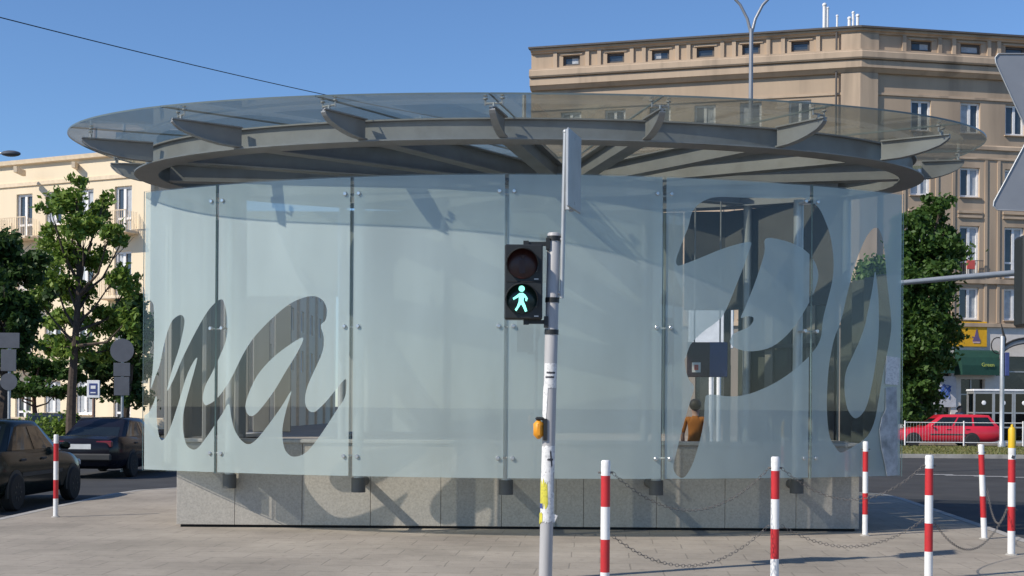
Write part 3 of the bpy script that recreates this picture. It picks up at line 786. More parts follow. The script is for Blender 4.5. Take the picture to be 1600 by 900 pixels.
# push button, stickers
pb = U(841.5, 671, SY-.03)
b = MB(); b.bbox(pb, (.095, .12, .175), .035); bt = b.build('push_button_box', M['orange'], sig, smooth=True)
b = MB(); b.box(pb + Vector((.06, .0, 0)), (.03,.09,.20)); b.bbox(pb + Vector((0.01,0,.10)), (.08,.09,.03), .01); b.build('mount', M['black'], bt)
def wrap(py0, py1, a0, a1, m, name, jag=0, off=.0035, seed=1, twist=0):
    r = random.Random(seed); p0, p1 = onpole(py0), onpole(py1)
    b = MB(); n = 14; vs = []
    for k in range(n+1):
        a = R_(a0 + (a1-a0)*k/n); a2 = a + R_(twist)
        e0 = r.uniform(-jag, jag); e1 = r.uniform(-jag, jag)
        for p, e, an in ((p0, e0, a), (p1, e1, a2)):
            for rr in (.061+.001, .061+off):
                vs.append((p.x+math.sin(an)*rr, p.y-math.cos(an)*rr, p.z+e))
    fs = []
    for k in range(n):
        o = k*4; q = o+4
        fs += [(o+1,q+1,q+3,o+3), (o,o+2,q+2,q), (o,q,q+1,o+1), (o+2,o+3,q+3,q+2)]
    fs += [(0,1,3,2), (n*4,n*4+2,n*4+3,n*4+1)]
    b.add(vs, fs); return b.build(name, m, sig)
wrap(568, 606, -60, 60, M['paper'], 'sticker', .004)
wrap(581, 584, -35, 40, M['ink'], 'sticker_print', .002, .005, 5); wrap(588, 591, -45, 30, M['ink'], 'sticker_print', .002, .005, 6)
wrap(604, 660, -78, -18, M['paper'], 'sticker', .01, .0035, 2, -14)
wrap(697, 737, -75, 65, M['paper'], 'sticker', .008, .0035, 3)
wrap(737, 772, -75, 45, M['paper'], 'sticker', .01, .0034, 4)
wrap(704, 728, 8, 22, M['ink'], 'sticker_print', .01, .0052, 8, 14); wrap(716, 719, -10, 40, M['ink'], 'sticker_print', .006, .0055, 9)
wrap(770, 815, -75, 70, M['paper'], 'sticker', .012, .0036, 10)
wrap(752, 790, -85, -5, M['yellow_tape'], 'tape', .03, .006, 11, 10); wrap(786, 794, -85, -40, M['sign_blue'], 'tape', .004, .0062, 12)
wrap(802, 817, -95, -40, M['yellow_tape'], 'tape', .015, .008, 13)
b = MB(); p = onpole(808); b.box(p + Vector((.062,-.03,-.005)), (.05,.006,.07), Matrix.Rotation(R_(25),3,'Y')); b.build('torn_corner', M['paper'], sig)

# ------------------------------------------------------------------ bollards and chains
BH = 1.17
def bollard(loc, label, h=BH, lean=(0,0), cap=False, r=.038):
    root = thing('bollard', label, 'bollard', loc, 'red and white bollards around the corner')
    b = MB(); hh = h - (.26 if cap else 0)
    zs_ = [0]+[hh - f*hh for f in (.784,.557,.333,.107,0)] if False else [0, hh*.225, hh*.452, hh*.678, hh*.893, hh]
    for j in range(5):
        b.mi = j % 2
        z0, z1 = zs_[j], zs_[j+1]
        top_ = (j == 4 and not cap)
        prof_ = [(r, z0), (r, z1)] if not top_ else [(r, z0), (r, z1-.012), (r*.8, z1)]
        n = 18; vs = []
        for rr, z in prof_:
            for k2 in range(n):
                a = 2*math.pi*k2/n; vs.append((rr*math.cos(a)+lean[0]*z, rr*math.sin(a)+lean[1]*z, z))
        fs = [(i*n+k2, i*n+(k2+1) % n, (i+1)*n+(k2+1) % n, (i+1)*n+k2) for i in range(len(prof_)-1) for k2 in range(n)]
        if j == 4: fs.append(tuple((len(prof_)-1)*n+k2 for k2 in range(n)))
        b.add(vs, fs)
    b.build('post', [M['white'], M['red']], root, smooth=True, local=True)
    if cap:
        b = MB(); b.lathe((0,0,hh), [(.041,0),(.041,.20),(.030,.225),(.016,.23),(.013,.255),(.005,.262)], 18); b.build('cap', M['yellow'], root, smooth=True, local=True)
        b = MB(); b.box((0,-.040,hh-.10), (.035,.004,.035), Matrix.Rotation(R_(20),3,'Y')); b.build('sticker', M['ink'], root, local=True)
    b = MB(); b.lathe((0,0,0), [(r+.028,.0),(r+.022,.010),(r+.004,.016)], 14); b.build('footing', M['kerb'], root, local=True)
    for sg in (-1,1):
        b = MB(); b.tube([(sg*(r+.0)+lean[0]*(h-.1), 0, h-.10 if not cap else .5), (sg*(r+.022)+lean[0]*(h-.1), 0, h-.10 if not cap else .5)], .010, 6); b.build('chain_eye', M['chain'], root, local=True)
    return root
def bpos(px, ptop, pbase_guess=None, h=BH):
    # depth from the top of the bollard, which is at height h
    r = ray(px, ptop); Y = (h-EYE)/r[2]; return Vector((r[0]*Y, Y, 0))
B946, B1210, B1450 = bpos(946.5, 719), bpos(1211.5, 713.5), bpos(1452, 711)
g1350, g1533, g1580, g87 = G(1351.5, 837), G(1538, 842), G(1580, 867), G(87, 808)
bollard(B946, 'bollard right beside the leaning signal pole, chained on its right side only')
bollard(B1210, 'bollard in front of the glass screen below the letter P, chained on both sides')
bollard(B1450, 'bollard on open paving between the plinth corner and the leaning bollard')
bollard(g1350, 'slim bollard standing right against the corner of the stone plinth', 1.19, r=.034)
bollard(g1533, 'bollard tilted to the left by the kerb, next to the yellow topped one', 1.17, (-.042, 0), r=.036)
bollard(g1580, 'taller bollard with a yellow cap at the right edge', 1.44, cap=True, r=.040)
bollard(g87, 'lone bollard in front of the dark green car', 1.16, r=.034)
def chain(a, b_, sag, label, r=.0023):
    a, b_ = Vector(a), Vector(b_); L = (b_-a).length; n = int(L/.034)
    pts = []
    for i in range(n+1):
        t = i/n; p = a.lerp(b_, t); p.z -= sag*4*t*(1-t); pts.append(p)
    b = MB()
    for i in range(n):
        p, q = pts[i], pts[i+1]; d = (q-p).normalized(); c = (p+q)/2
        s = d.cross(Vector((0,0,1))).normalized(); s = s if i % 2 else d.cross(s).normalized()
        loop = [c + d*(.024*math.cos(x)) + s*(.013*math.sin(x)) for x in [2*math.pi*k/8 for k in range(9)]]
        b.tube(loop, r, 4, cap=False)
    return tag(b.build('chain', M['chain']), label, 'chain', 'sagging steel chains between bollards')
up = Vector((0,0,BH-.10)); lo = Vector((0,0,.56))
e = Vector((.055,0,0))
chain(B946+up+e, B1210+up-e, .34, 'upper chain from the signal pole bollard to the one below letter P')
chain(B946+lo+e, B1210+lo-e, .30, 'lower chain sagging near the paving between signal pole bollard and letter P bollard')
chain(B1210+up+e, B1450+up-e, .30, 'upper chain from the letter P bollard across the plinth to the open paving bollard')
chain(B1210+lo+e, B1450+lo-e, .22, 'lower chain sagging right of the letter P bollard')
chain(B1450+lo*.95+e, g1580+Vector((-.05,0,.50)), .34, 'chain drooping from the open paving bollard to the yellow capped one')
chain(g1533+Vector((.03,0,.62)), g1580+Vector((-.04,.02,.54)), .30, 'short chain linking the tilted bollard to the yellow capped one')

# ------------------------------------------------------------------ buildings
def facade(A, d, nrm, s0, s1, z0, z1, ops, rec, wallb):
    """front faces of a wall with openings; reveals go in by rec"""
    def P(s, z, dd=0): return (A.x+d.x*s+nrm.x*dd, A.y+d.y*s+nrm.y*dd, z)
    ss = sorted({s0, s1} | {o[0] for o in ops} | {o[1] for o in ops}); zz = sorted({z0, z1} | {o[2] for o in ops} | {o[3] for o in ops})
    for i in range(len(ss)-1):
        for j in range(len(zz)-1):
            cs, cz = (ss[i]+ss[i+1])/2, (zz[j]+zz[j+1])/2
            if any(o[0] < cs < o[1] and o[2] < cz < o[3] for o in ops): continue
            wallb.add([P(ss[i],zz[j]),P(ss[i+1],zz[j]),P(ss[i+1],zz[j+1]),P(ss[i],zz[j+1])], [(0,1,2,3)])
    for a, b_, c, e_ in ops:
        for q in (((a,c),(b_,c)),((b_,c),(b_,e_)),((b_,e_),(a,e_)),((a,e_),(a,c))):
            (s_a,z_a),(s_b,z_b) = q
            wallb.add([P(s_a,z_a),P(s_b,z_b),P(s_b,z_b,-rec),P(s_a,z_a,-rec)], [(0,1,2,3)])
def window(A, d, nrm, a, b_, c, e_, rec, parent, style='double', pane=None, sill=True, r=None):
    r = r or random
    ang = math.atan2(d.y, d.x); rot = Matrix.Rotation(ang, 3, 'Z')
    def P(s, z, dd): return Vector((A.x+d.x*s+nrm.x*dd, A.y+d.y*s+nrm.y*dd, z))
    w, h = b_-a, e_-c; fw = .12
    fb = MB(); dd = -rec+.04
    def bar(s, z, sw, sh, dep=.07): fb.box(P(s, z, dd), (sw, dep, sh), rot)
    bar(a+fw/2, (c+e_)/2, fw, h); bar(b_-fw/2, (c+e_)/2, fw, h); bar((a+b_)/2, e_-fw/2, w-2*fw, fw); bar((a+b_)/2, c+fw/2, w-2*fw, fw)
    if style == 'double':
        bar((a+b_)/2, (c+e_)/2, fw*1.25, h-2*fw, .075)
        if h > 1.9: bar(a+w*.25, c+h*.30, w*.5-fw*1.7, fw*.9, .06); bar(a+w*.75, c+h*.30, w*.5-fw*1.7, fw*.9, .06)
    if style == 'low': bar((a+b_)/2, (c+e_)/2, fw, h-2*fw, .075)
    fo = fb.build('window', M['winframe'] if style != 'dark' else M['roofing'], parent)
    half = (a+b_)/2
    for (x0, x1) in ((a+fw, half), (half, b_-fw)):
        pb_ = MB(); pb_.box(P((x0+x1)/2, (c+e_)/2, -rec-.005), (x1-x0, .02, h-2*fw), rot)
        pb_.build('pane', (M['curtain'] if r.random() < .42 else M['pane']), fo)
    if sill:
        sb = MB(); sb.box(P((a+b_)/2, c-.03, -.04), (w+.14, .32, .05), rot); sb.build('sill', M['cream_trim'] if style == 'x' else M['stucco_trim'], fo)
    return fo
# --- beige corner building
BA = U(1344, 42, 72.0); A = Vector((BA.x, BA.y))
dL = Vector((-.966,.259)).normalized(); dR = Vector((.984,.18)).normalized()
nL = Vector((-dL.y, dL.x)); nL = nL if nL.y < 0 else -nL
nR = Vector((dR.y, -dR.x)); nR = nR if nR.y < 0 else -nR
LL, LR = 18.6, 24.0
bld = thing('corner_building', 'tall beige stucco corner building with attic windows, heavy cornice and shops', 'building', (A.x, A.y, 0))
rr = random.Random(3)
wallb = MB()
sL = [16.2,13.6,11.0,8.45,5.9,3.2]; sR = [3.63,6.6,9.33,12.3,15.2,18.2,21.2]
att = (21.42, 22.0)
rows = [(17.0,18.72),(13.45,15.1),(9.0,11.85),(6.62,8.42)]
opsL = [(s-.50,s+.50,*att) for s in sL] + [(s-.6,s+.6,*r_) for s in sL for r_ in rows]
opsR = [(s-.62,s+.62,*att) for s in sR] + [(s-.6,s+.6,*r_) for s in sR for r_ in rows]
GFz = 6.2
facade(A, dL, nL, 0, LL, GFz, 22.45, opsL, .22, wallb)
facade(A, dR, nR, 0, LR, GFz, 22.45, opsR, .22, wallb)
pl_, pr_ = A+dL*LL, A+dR*LR
bl_, br_ = pl_ - nL*16, pr_ - nR*16
wallb.add([(pl_.x,pl_.y,0),(bl_.x,bl_.y,0),(bl_.x,bl_.y,22.45),(pl_.x,pl_.y,22.45)], [(0,1,2,3)])
wallb.add([(pr_.x,pr_.y,0),(br_.x,br_.y,0),(br_.x,br_.y,22.45),(pr_.x,pr_.y,22.45)], [(0,1,2,3)])
wallb.build('wall', M['stucco'], bld, fixn=False)
b = MB(); e2 = .25
b.prism([(q.x, q.y, 22.451) for q in (pl_+nL*.4+dL*.1, A+(nL+nR)*.2, pr_+nR*.4, br_, bl_+dL*.1)], (0,0,.10)); b.build('roof', M['roofing'], bld)
plan = [pl_, A, pr_]
# profile ring runs so that outward is to the street (travel left -> right, outward = right hand)
def course(name, prof, m, pl=plan): 
    b = MB(); b.sweep([(p.x, p.y) for p in pl], prof); return b.build(name, m, bld)
course('cornice', [(.002,22.20),(.10,22.20),(.14,22.28),(.26,22.33),(.26,22.449),(.002,22.449)], M['stucco_trim'])
course('cornice', [(.002,20.72),(.50,20.72),(.56,20.80),(.56,21.10),(.46,21.16),(.46,21.24),(.002,21.30)], M['stucco_trim'])
course('cornice', [(.002,20.05),(.16,20.05),(.34,20.25),(.40,20.28),(.40,20.66),(.34,20.715),(.002,20.715)], M['stucco_trim'])
course('string_course', [(.002,18.86),(.07,18.88),(.07,19.0),(.002,19.0)], M['stucco_trim'])
course('string_course', [(.002,16.1),(.09,16.12),(.09,16.3),(.06,16.35),(.002,16.38)], M['stucco_trim'])
course('string_course', [(.002,15.55),(.06,15.57),(.06,15.66),(.002,15.68)], M['stucco_trim'])
course('string_course', [(.002,8.62),(.12,8.64),(.12,8.9),(.002,8.92)], M['stucco_trim'])
course('string_course', [(.002,6.2),(.16,6.22),(.16,6.42),(.002,6.44)], M['stucco_trim'])
course('corner_pier', [(.003,6.45),(.16,6.45),(.16,20.04),(.003,20.04)], M['stucco_trim'], [A+dL*1.0, A, A+dR*1.0])
course('attic_pier', [(.003,21.31),(.14,21.31),(.14,22.19),(.003,22.19)], M['stucco_trim'], [A+dL*1.0, A, A+dR*1.05])
def pilaster(nm, d, nr, s, w, z0, z1, dep):
    b = MB(); c = A + d*s + nr*dep/2
    b.box((c.x, c.y, (z0+z1)/2), (w, dep, z1-z0), Matrix.Rotation(math.atan2(d.y, d.x), 3, 'Z')); return b
for d, nr, ss, hw in ((dL, nL, sL, .5), (dR, nR, sR, .62)):
    sg = 1
    for s in ss:
        for off in (-.95, .95):
            pilaster('p', d, nr, s+off*(1.0 if hw < .6 else 1.12), .22, 21.31, 22.195, .12).build('attic_pier', M['stucco_trim'], bld)
        pilaster('p', d, nr, s, hw*2+.3, 22.03, 22.10, .06).build('lintel', M['stucco_trim'], bld)
        for off in (-.98, .98):
            pilaster('p', d, nr, s+off, .16, 6.46, 15.54, .055).build('window_strip', M['stucco_trim'], bld)
        for z in (12.3, 12.55):
            pilaster('p', d, nr, s, 1.45, z, z+.13, .10).build('ledge', M['stucco_trim'], bld)
    for s in ss:
        window(A, d, nr, s-hw, s+hw, att[0], att[1], .22, bld, 'dark', sill=False, r=rr)
        for r_ in rows:
            window(A, d, nr, s-.6, s+.6, r_[0], r_[1], .22, bld, 'double', sill=True, r=rr)
# balconies with railings on the right facade
for s in (6.6,):
    b = MB(); c = A+dR*s+nR*.18; rot = Matrix.Rotation(math.atan2(dR.y,dR.x),3,'Z')
    b.box((c.x,c.y,9.9), (1.5,.03,.04), rot)
    for k in range(15):
        q = A+dR*(s-.7+k*.1)+nR*.18; b.box((q.x,q.y,9.45), (.018,.018,.9), rot)
    b.build('balcony_railing', M['roofing'], bld)
    b = MB(); q = A+dR*(s-.05)+nR*.26; b.bbox((q.x,q.y,9.65), (.5,.06,.5), .02, rot); b.build('red_flower_box', M['pict_red'], bld)
# drain pipe and roof flues
b = MB(); q = A+dL*1.25+nL*.2; b.tube([(q.x,q.y,6.3),(q.x,q.y,22.3)], .06, 8); b.build('drain_pipe', M['roofing'], bld)
for px, yt, yb, w in ((1288,8,42,.10),(1293,13,42,.07),(1308,25,42,.06),(1327,29,42,.09),(1333,20,42,.07),(1340,25,42,.09)):
    q = U(px, yb, 74); t_ = U(px, yt, 74)
    b = MB(); b.tube([(q.x,q.y,22.5),(q.x,q.y,t_.z)], w, 10); b.ball((q.x,q.y,t_.z), w*1.35, 10); b.build('flue', M['white'], bld, smooth=True)
q = U(801,128,80); b = MB(); q = pl_+Vector((-.4,1.6)); b.tube([(q.x,q.y,18),(q.x,q.y,20.2)], .12, 8); b.build('flue', M['galv'], bld)
# ground floor
rotR = Matrix.Rotation(math.atan2(dR.y,dR.x),3,'Z'); rotL = Matrix.Rotation(math.atan2(dL.y,dL.x),3,'Z')
def onR(px, py, dd):  # point of the right facade plane seen at a pixel
    r = ray(px, py); o = A + nR*dd
    t = (o.dot(nR))/(Vector((r[0], r[1])).dot(nR)); return Vector((r[0]*t, r[1]*t, EYE+r[2]*t))
def sR_of(p): return (Vector((p.x,p.y))-A).dot(dR)
gf = MB()
for d, nr, L_, rt in ((dL,nL,LL,rotL),):
    gl = MB(); ol = [(1.4+2.75*k, 3.4+2.75*k, .7, 4.0) for k in range(6)]
    facade(A, dL, nL, 0, LL, 0, 6.2, ol, .3, gl); gl.build('ground_floor', M['stone_base'], bld, fixn=False)
    for o in ol:
        c = A+dL*((o[0]+o[1])/2)-nL*.25; b = MB(); b.box((c.x,c.y,(o[2]+o[3])/2), (o[1]-o[0],.03,o[3]-o[2]), rotL); sw = b.build('shop_window', M['shopglass'], bld)
        b = MB(); b.box((c.x+nL.x*.04,c.y+nL.y*.04,(o[2]+o[3])/2), (.08,.05,o[3]-o[2]), rotL); b.build('mullion', M['galv'], sw)
sd = [(4.0,5.55,0.0,3.6),(6.15,7.6,0.0,3.3),(8.6,12.6,0.0,4.6),(13.4,16.5,.6,3.6),(17.5,21,.6,3.6)]
facade(A, dR, nR, 0, LR, 0, 6.2, [o for o in sd if o[1]-o[0] > 0], .35, gf)
gf.build('shop_front', M['shop_white'], bld, fixn=False)
for o in sd:
    c = A+dR*((o[0]+o[1])/2)-nR*.30
    b = MB(); b.box((c.x,c.y,(o[2]+o[3])/2), (o[1]-o[0],.03,o[3]-o[2]), rotR); sw = b.build('shop_window', M['shopglass'], bld)
    b = MB(); b.box((c.x+nR.x*.04,c.y+nR.y*.04,(o[2]+o[3])/2), (.08,.06,o[3]-o[2]), rotR); b.box((c.x+nR.x*.04,c.y+nR.y*.04,o[3]-.85), (o[1]-o[0],.05,.07), rotR); b.build('mullion', M['galv'], sw)
# yellow hoarding with emblem
def panel_px(name, x0, y0, x1, y1, dd, m, label=None, cat=None, th=.04, parent=None):
    p, q = onR(x0, y1, dd), onR(x1, y0, dd)
    c = (p+q)/2; w = (Vector((q.x,q.y))-Vector((p.x,p.y))).length
    b = MB(); b.bbox(c, (w, th, q.z-p.z), .01, rotR); o = b.build(name, m, parent)
    if label: tag(o, label, cat)
    return o, c, w, q.z-p.z
ys = thing('yellow_shop_sign', 'yellow signboard with a violet pointed emblem above the green awning', 'sign', onR(1515, 540, .05))
panel_px('board', 1483, 503, 1542, 541, .06, M['sign_yellow'], th=.06, parent=ys)
c = onR(1526, 527, .10)
def emb(pts, name, m, dd=0):
    b = MB(); b.prism([c + Vector((dR.x,dR.y,0))*x + Vector((0,0,z)) + Vector((nR.x,nR.y,0))*dd for x, z in pts], Vector((nR.x,nR.y,0))*.01); return b.build(name, m, ys)
emb([(-.02,.45),(.03,.45),(.12,.05),(.26,-.22),(-.26,-.22),(-.12,.05)], 'emblem', M['violet'])
emb([(-.24,-.24),(.24,-.24),(.20,-.33),(-.20,-.33)], 'emblem_base', mat('pale_pink', (.6,.42,.45), .6))
emb([(-.30,.0),(-.12,-.06),(-.10,-.02),(-.26,.05)], 'emblem_wing', M['violet'], .002)
def awning(x0, x1, y0, y1, dep, label):
    p, q = onR(x0, y0, .03), onR(x1, y0, .03); zb = onR((x0+x1)/2, y1, dep).z
    root = thing('awning', label, 'awning', (p+q)/2, 'dark green shop awnings')
    o = Vector((nR.x,nR.y,0)); zt = (p.z+q.z)/2
    pp = Vector((p.x,p.y,zt)); qq = Vector((q.x,q.y,zt)); ux = (qq-pp).normalized(); ww = (qq-pp).length
    b = MB(); vs = []; arc = [(0.02,zt),(.35*dep,zt-.06*(zt-zb)),(.72*dep,zt-.3*(zt-zb)),(.95*dep,zt-.62*(zt-zb)),(dep,zb)]
    for s in (0, ww):
        for dd, z in arc: vs.append((pp+ux*s+o*dd).to_tuple()[:2]+(z,))
    n = len(arc); vs += [((pp+ux*s+o*.02).x, (pp+ux*s+o*.02).y, zb) for s in (0, ww)]
    fs = [(k, k+1, n+k+1, n+k) for k in range(n-1)] + [tuple(range(n))+(2*n,), tuple(range(2*n-1, n-1, -1))+(2*n+1,)]
    b.add(vs, fs); b.build('canvas', M['awning'], root)
    return root, pp, ux, ww, zt, zb, o
aw, pp, ux, ww, zt, zb, o_ = awning(1491, 1556, 547, 586, .9, 'green awning with yellow lettering over the shop below the yellow sign')
cM = pp + ux*(ww*.60) + o_*.93; cz = zb + (zt-zb)*.40
lt = text_mesh('lettering', 'Green', .30, M['lime'], Matrix.Translation(Vector((cM.x, cM.y, cz))-aw.location) @ rotR.to_4x4() @ Matrix.Rotation(R_(78), 4, 'X'), aw)
awning(1452, 1479, 547, 583, .9, 'plain dark green awning half hidden by the leafy tree')
gp = thing('graffiti_panel', 'white wall panel sprayed with a blue scribble beside the tree', 'panel', onR(1477, 636, .03))
_, c, w, h = panel_px('panel', 1459, 588, 1494, 636, .05, mat('panel_white', (.55,.55,.60), .8), parent=gp)
b = MB(); r2 = random.Random(5)
for k in range(5):
    pts = []
    for j in range(9):
        t = j/8*math.pi*2 + k; pts.append(c + Vector((dR.x,dR.y,0))*(.36*math.cos(t*1.0+k*.7)*(.5+.5*r2.random())) + Vector((0,0,.42*math.sin(t*1.3+k)*(.4+.6*r2.random()))) + Vector((nR.x,nR.y,0))*.03)
    b.tube(pts, .028, 5)
b.build('graffiti', M['grafblue'], gp)
# entrance arch sign with scroll bracket at right
ar = thing('arched_shop_sign', 'arched dark sign on a scrolled iron bracket over the shop entrance', 'sign', onR(1590, 560, .5))
b = MB(); pts = []
ca = onR(1606, 585, .9); o3 = Vector((dR.x,dR.y,0))
arch = [(ca + o3*(1.75*math.cos(a)) + Vector((0,0,1.05*math.sin(a)+.95))) for a in [R_(8+k*164/16) for k in range(17)]]
b.tube(arch, .07, 6); b.tube([q_ - Vector((0,0,.28)) for q_ in arch], .04, 6); b.build('arch', M['trim'], ar)
b = MB(); b.prism([q_ - Vector((0,0,.04)) for q_ in arch] + [q_ - Vector((0,0,.26)) for q_ in arch[::-1]], Vector((nR.x,nR.y,0))*.02); b.build('arch_face', M['sign_back'], ar)
b = MB(); ce = onR(1561, 540, .9)
b.tube([ce + o3*(.42*math.cos(a)-.05) + Vector((0,0,.45*math.sin(a))) for a in [R_(60+k*22) for k in range(13)]], .035, 5)
b.tube([onR(1564,505,.9), onR(1570,530,.9), onR(1566,560,.9)], [.02,.10,.05], 6); b.build('scroll', M['trim'], ar)
# --- cream building on the left
P1 = U(236, 240, 62.0); A2 = Vector((P1.x, P1.y))
dA = Vector((-.91,.415)).normalized(); nA = Vector((-.415,-.91)).normalized()
dB = (Vector((U(520,430,118).x, 118.0))-A2).normalized(); nB = Vector((dB.y,-dB.x))
cb = thing('cream_building', 'cream yellow apartment house with white windows and small balconies behind trees', 'building', (A2.x, A2.y, 0))
w2 = MB(); HT = 13.6
sA = [1.65,4.0,6.0,7.9,10.2,12.4]; rz_ = [(10.35,12.0),(7.25,8.9),(4.15,5.8),(1.05,2.7)]
opA = []
for i, s in enumerate(sA):
    for r_ in rz_: opA.append((s-.52, s+.52, r_[0]-(.55 if i in (0,3) else 0), r_[1]))
facade(A2, dA, nA, 0, 16, 0, HT, opA, .2, w2)
sB = [3+4.2*k for k in range(13)]
opB = [(s-.6, s+.6, r_[0], r_[1]) for s in sB for r_ in rz_[:3]]
facade(A2, dB, nB, 0, 58, 0, HT, opB, .2, w2)
w2.build('wall', M['cream'], cb, fixn=False)
q1, q2 = A2+dA*16, A2+dB*58
b = MB(); b.prism([(A2.x,A2.y,HT+.002),(q1.x,q1.y,HT+.002),(q1.x-nA.x*12,q1.y-nA.y*12,HT+.002),(q2.x-nB.x*11,q2.y-nB.y*11,HT+.002),(q2.x,q2.y,HT+.002)], (0,0,.1)); b.build('roof', M['roofing'], cb)
pl2 = [q1, A2, q2]
for nm, pf in (('cornice', [(.002,HT-.18),(.22,HT-.14),(.26,HT+.06),(.002,HT+.06)]), ('string_course', [(.002,12.36),(.08,12.38),(.08,12.56),(.002,12.58)])):
    b = MB(); b.sweep([(p.x,p.y) for p in pl2], pf); b.build(nm, M['cream_trim'], cb)
for k in range(14):
    b = MB(); q = A2+dB*(.9+4.2*k)+nB*.1; b.box((q.x,q.y,6.0), (.55,.2,12.0), Matrix.Rotation(math.atan2(dB.y,dB.x),3,'Z')); b.build('pilaster', M['cream_trim'], cb)
for i, s in enumerate(sA):
    for r_ in rz_: window(A2, dA, nA, s-.52, s+.52, r_[0]-(.55 if i in (0,3) else 0), r_[1], .2, cb, 'double', sill=(i not in (0,3)), r=rr)
for o in opB: window(A2, dB, nB, *o, .2, cb, 'double', sill=False, r=rr)
rotA = Matrix.Rotation(math.atan2(dA.y,dA.x),3,'Z')
for s in (1.65, 7.9):
    for r_ in rz_[:3]:
        z = r_[0]-.56; c = A2+dA*s+nA*.45
        b = MB(); b.bbox((c.x,c.y,z-.07), (1.9,.9,.14), .02, rotA); bal = b.build('balcony', M['cream_trim'], cb)
        b = MB()
        for k in range(17):
            q = A2+dA*(s-.88+k*.11)+nA*.86; b.box((q.x,q.y,z+.45), (.02,.02,.9), rotA)
        for sx in (-.9,.9):
            for k in range(7): q = A2+dA*(s+sx)+nA*(.1+k*.12); b.box((q.x,q.y,z+.45), (.02,.02,.9), rotA)
        q = A2+dA*s+nA*.86; b.box((q.x,q.y,z+.92), (1.84,.04,.04), rotA); b.build('railing', M['cream_trim'], bal)
for px, py in ((38,271),(127,264)):
    p = U(px, py, 64.5); b = MB(); b.box((p.x, p.y-.6, p.z), (.16,1.2,.28)); b.build('vent', M['cream_trim'], cb)
# low wall and hedge in front of the cream building
lw = thing('low_wall', 'long low tan garden wall with a dark bar for hedge shade, behind the bus stop', 'wall', (-16,47,0))
b = MB(); b.bbox((-16.5,47.0,.55), (14,.25,1.1), .02); b.build('wall', M['cream_trim'], lw)
b = MB(); b.box((-16.5,46.6,.62), (14,.05,.16))
for k in range(15): b.box((-23.4+k*.99,46.6,.3), (.06,.06,.6))
b.build('railing', M['dark'], lw)  # dark bar and posts stand in for the shade under the hedge

# ------------------------------------------------------------------ trees
def leaves(b, c, r, n, size, rs):
    for _ in range(n):
        v = rs.normal(size=3)
        p = np.array(c) + v*np.array(r)*.55
        a = rs.normal(size=3); a /= np.linalg.norm(a); q = np.cross(a, rs.normal(size=3)); q /= np.linalg.norm(q)
        s = size*(.6+.8*rs.random()); q2 = np.cross(a, q)
        b.add([p-q*s, p+q2*s*.55, p+q*s, p-q2*s*.55], [(0,1,2,3)])
def tree(base, clumps, label, leaf, n, size, tr=.16, bark='bark', kind='leafy_tree', lean=0, group=None, fork=.35):
    root = thing(kind, label, 'tree', base, group)
    rs = np.random.default_rng(abs(hash(label)) % 1000 if False else len(label)*7+int(abs(base[0])*10))
    top_ = max(c[0].z for c in clumps)
    b = MB(); bx, by = base[0], base[1]; H = top_*.92
    tx = [Vector((bx + lean*t + .12*math.sin(t*5+bx), by, H*t)) for t in np.linspace(0, 1, 9)]
    b.tube(tx, [tr*(1-.85*t)+.015 for t in np.linspace(0, 1, 9)], 9); b.build('trunk', M[bark], root, smooth=True)
    b = MB()
    for c, rx, rz in clumps:
        t = max(fork, min(.92, (c.z/H)*.72)); k = t*8; i = int(k); p = tx[i].lerp(tx[min(8, i+1)], k-i)
        mid = p.lerp(c, .5) + Vector((0,0,-.12*(c-p).length)) + Vector((rs.normal(0,.12),rs.normal(0,.12),0))
        b.tube([p, mid, c], [tr*.38, tr*.22, tr*.07], 6)
        for _ in range(3):
            e_ = c + Vector((rs.normal(0,rx*.6), rs.normal(0,rx*.6), rs.normal(0,rz*.6))); b.tube([mid.lerp(c,.5), e_], [tr*.10, tr*.03], 4)
    b.build('branches', M[bark], root, smooth=True)
    tot = sum(r1*r1*r2 for _, r1, r2 in clumps)**1 ; b = MB()
    wts = [(r1*r1*r2)**.75 for _, r1, r2 in clumps]; W = sum(wts)
    for (c, rx, rz), w in zip(clumps, wts):
        k = max(3, int(5*rx/.6)); m_ = int(n*w/W)
        subs = [np.array(c) + rs.normal(size=3)*np.array([rx, rx, rz])*.5 for _ in range(k*2)]
        for sc in subs: leaves(b, sc, np.array([rx, rx, rz])*rs.uniform(.28,.62), m_//(2*k), size, rs)
    b.build('crown', leaf, root, fixn=False)
    return root
def cl(lst, Y, spread=1.2, seed=1):
    rs = np.random.default_rng(seed); out = []
    for px, py, rx, ry in lst:
        out.append((U(px, py, Y + rs.uniform(-spread, spread)), rx*Y/F, ry*Y/F))
    return out
TY = 44.0
tree(Vector((G(116,690).x*0 + U(116,660,TY).x, TY, 0)), cl([(128,290,14,12),(112,318,28,18),(150,330,22,18),(80,330,14,14),(165,315,10,12),(130,360,34,22),(88,372,24,16),(172,362,18,14),(190,378,16,10),(108,402,30,20),(150,408,24,20),(182,430,22,20),(85,440,30,22),(130,455,26,18),(196,452,16,22),(60,470,22,18),(100,500,28,16),(160,500,30,22),(200,500,16,24),(120,545,30,16),(75,540,24,14),(178,545,20,14)], TY, 1.4, 4),
     'tall airy green tree with visible dark trunk in front of the cream building', M['leaf'], 12500, .10, .17, fork=.42)
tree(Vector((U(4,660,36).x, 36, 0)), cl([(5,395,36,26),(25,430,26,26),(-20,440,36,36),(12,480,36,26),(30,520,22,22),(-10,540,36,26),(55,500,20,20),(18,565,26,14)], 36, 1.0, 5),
     'dark shaded tree cut by the left edge of the picture', M['leaf_dark'], 20000, .09, .2, fork=.3)
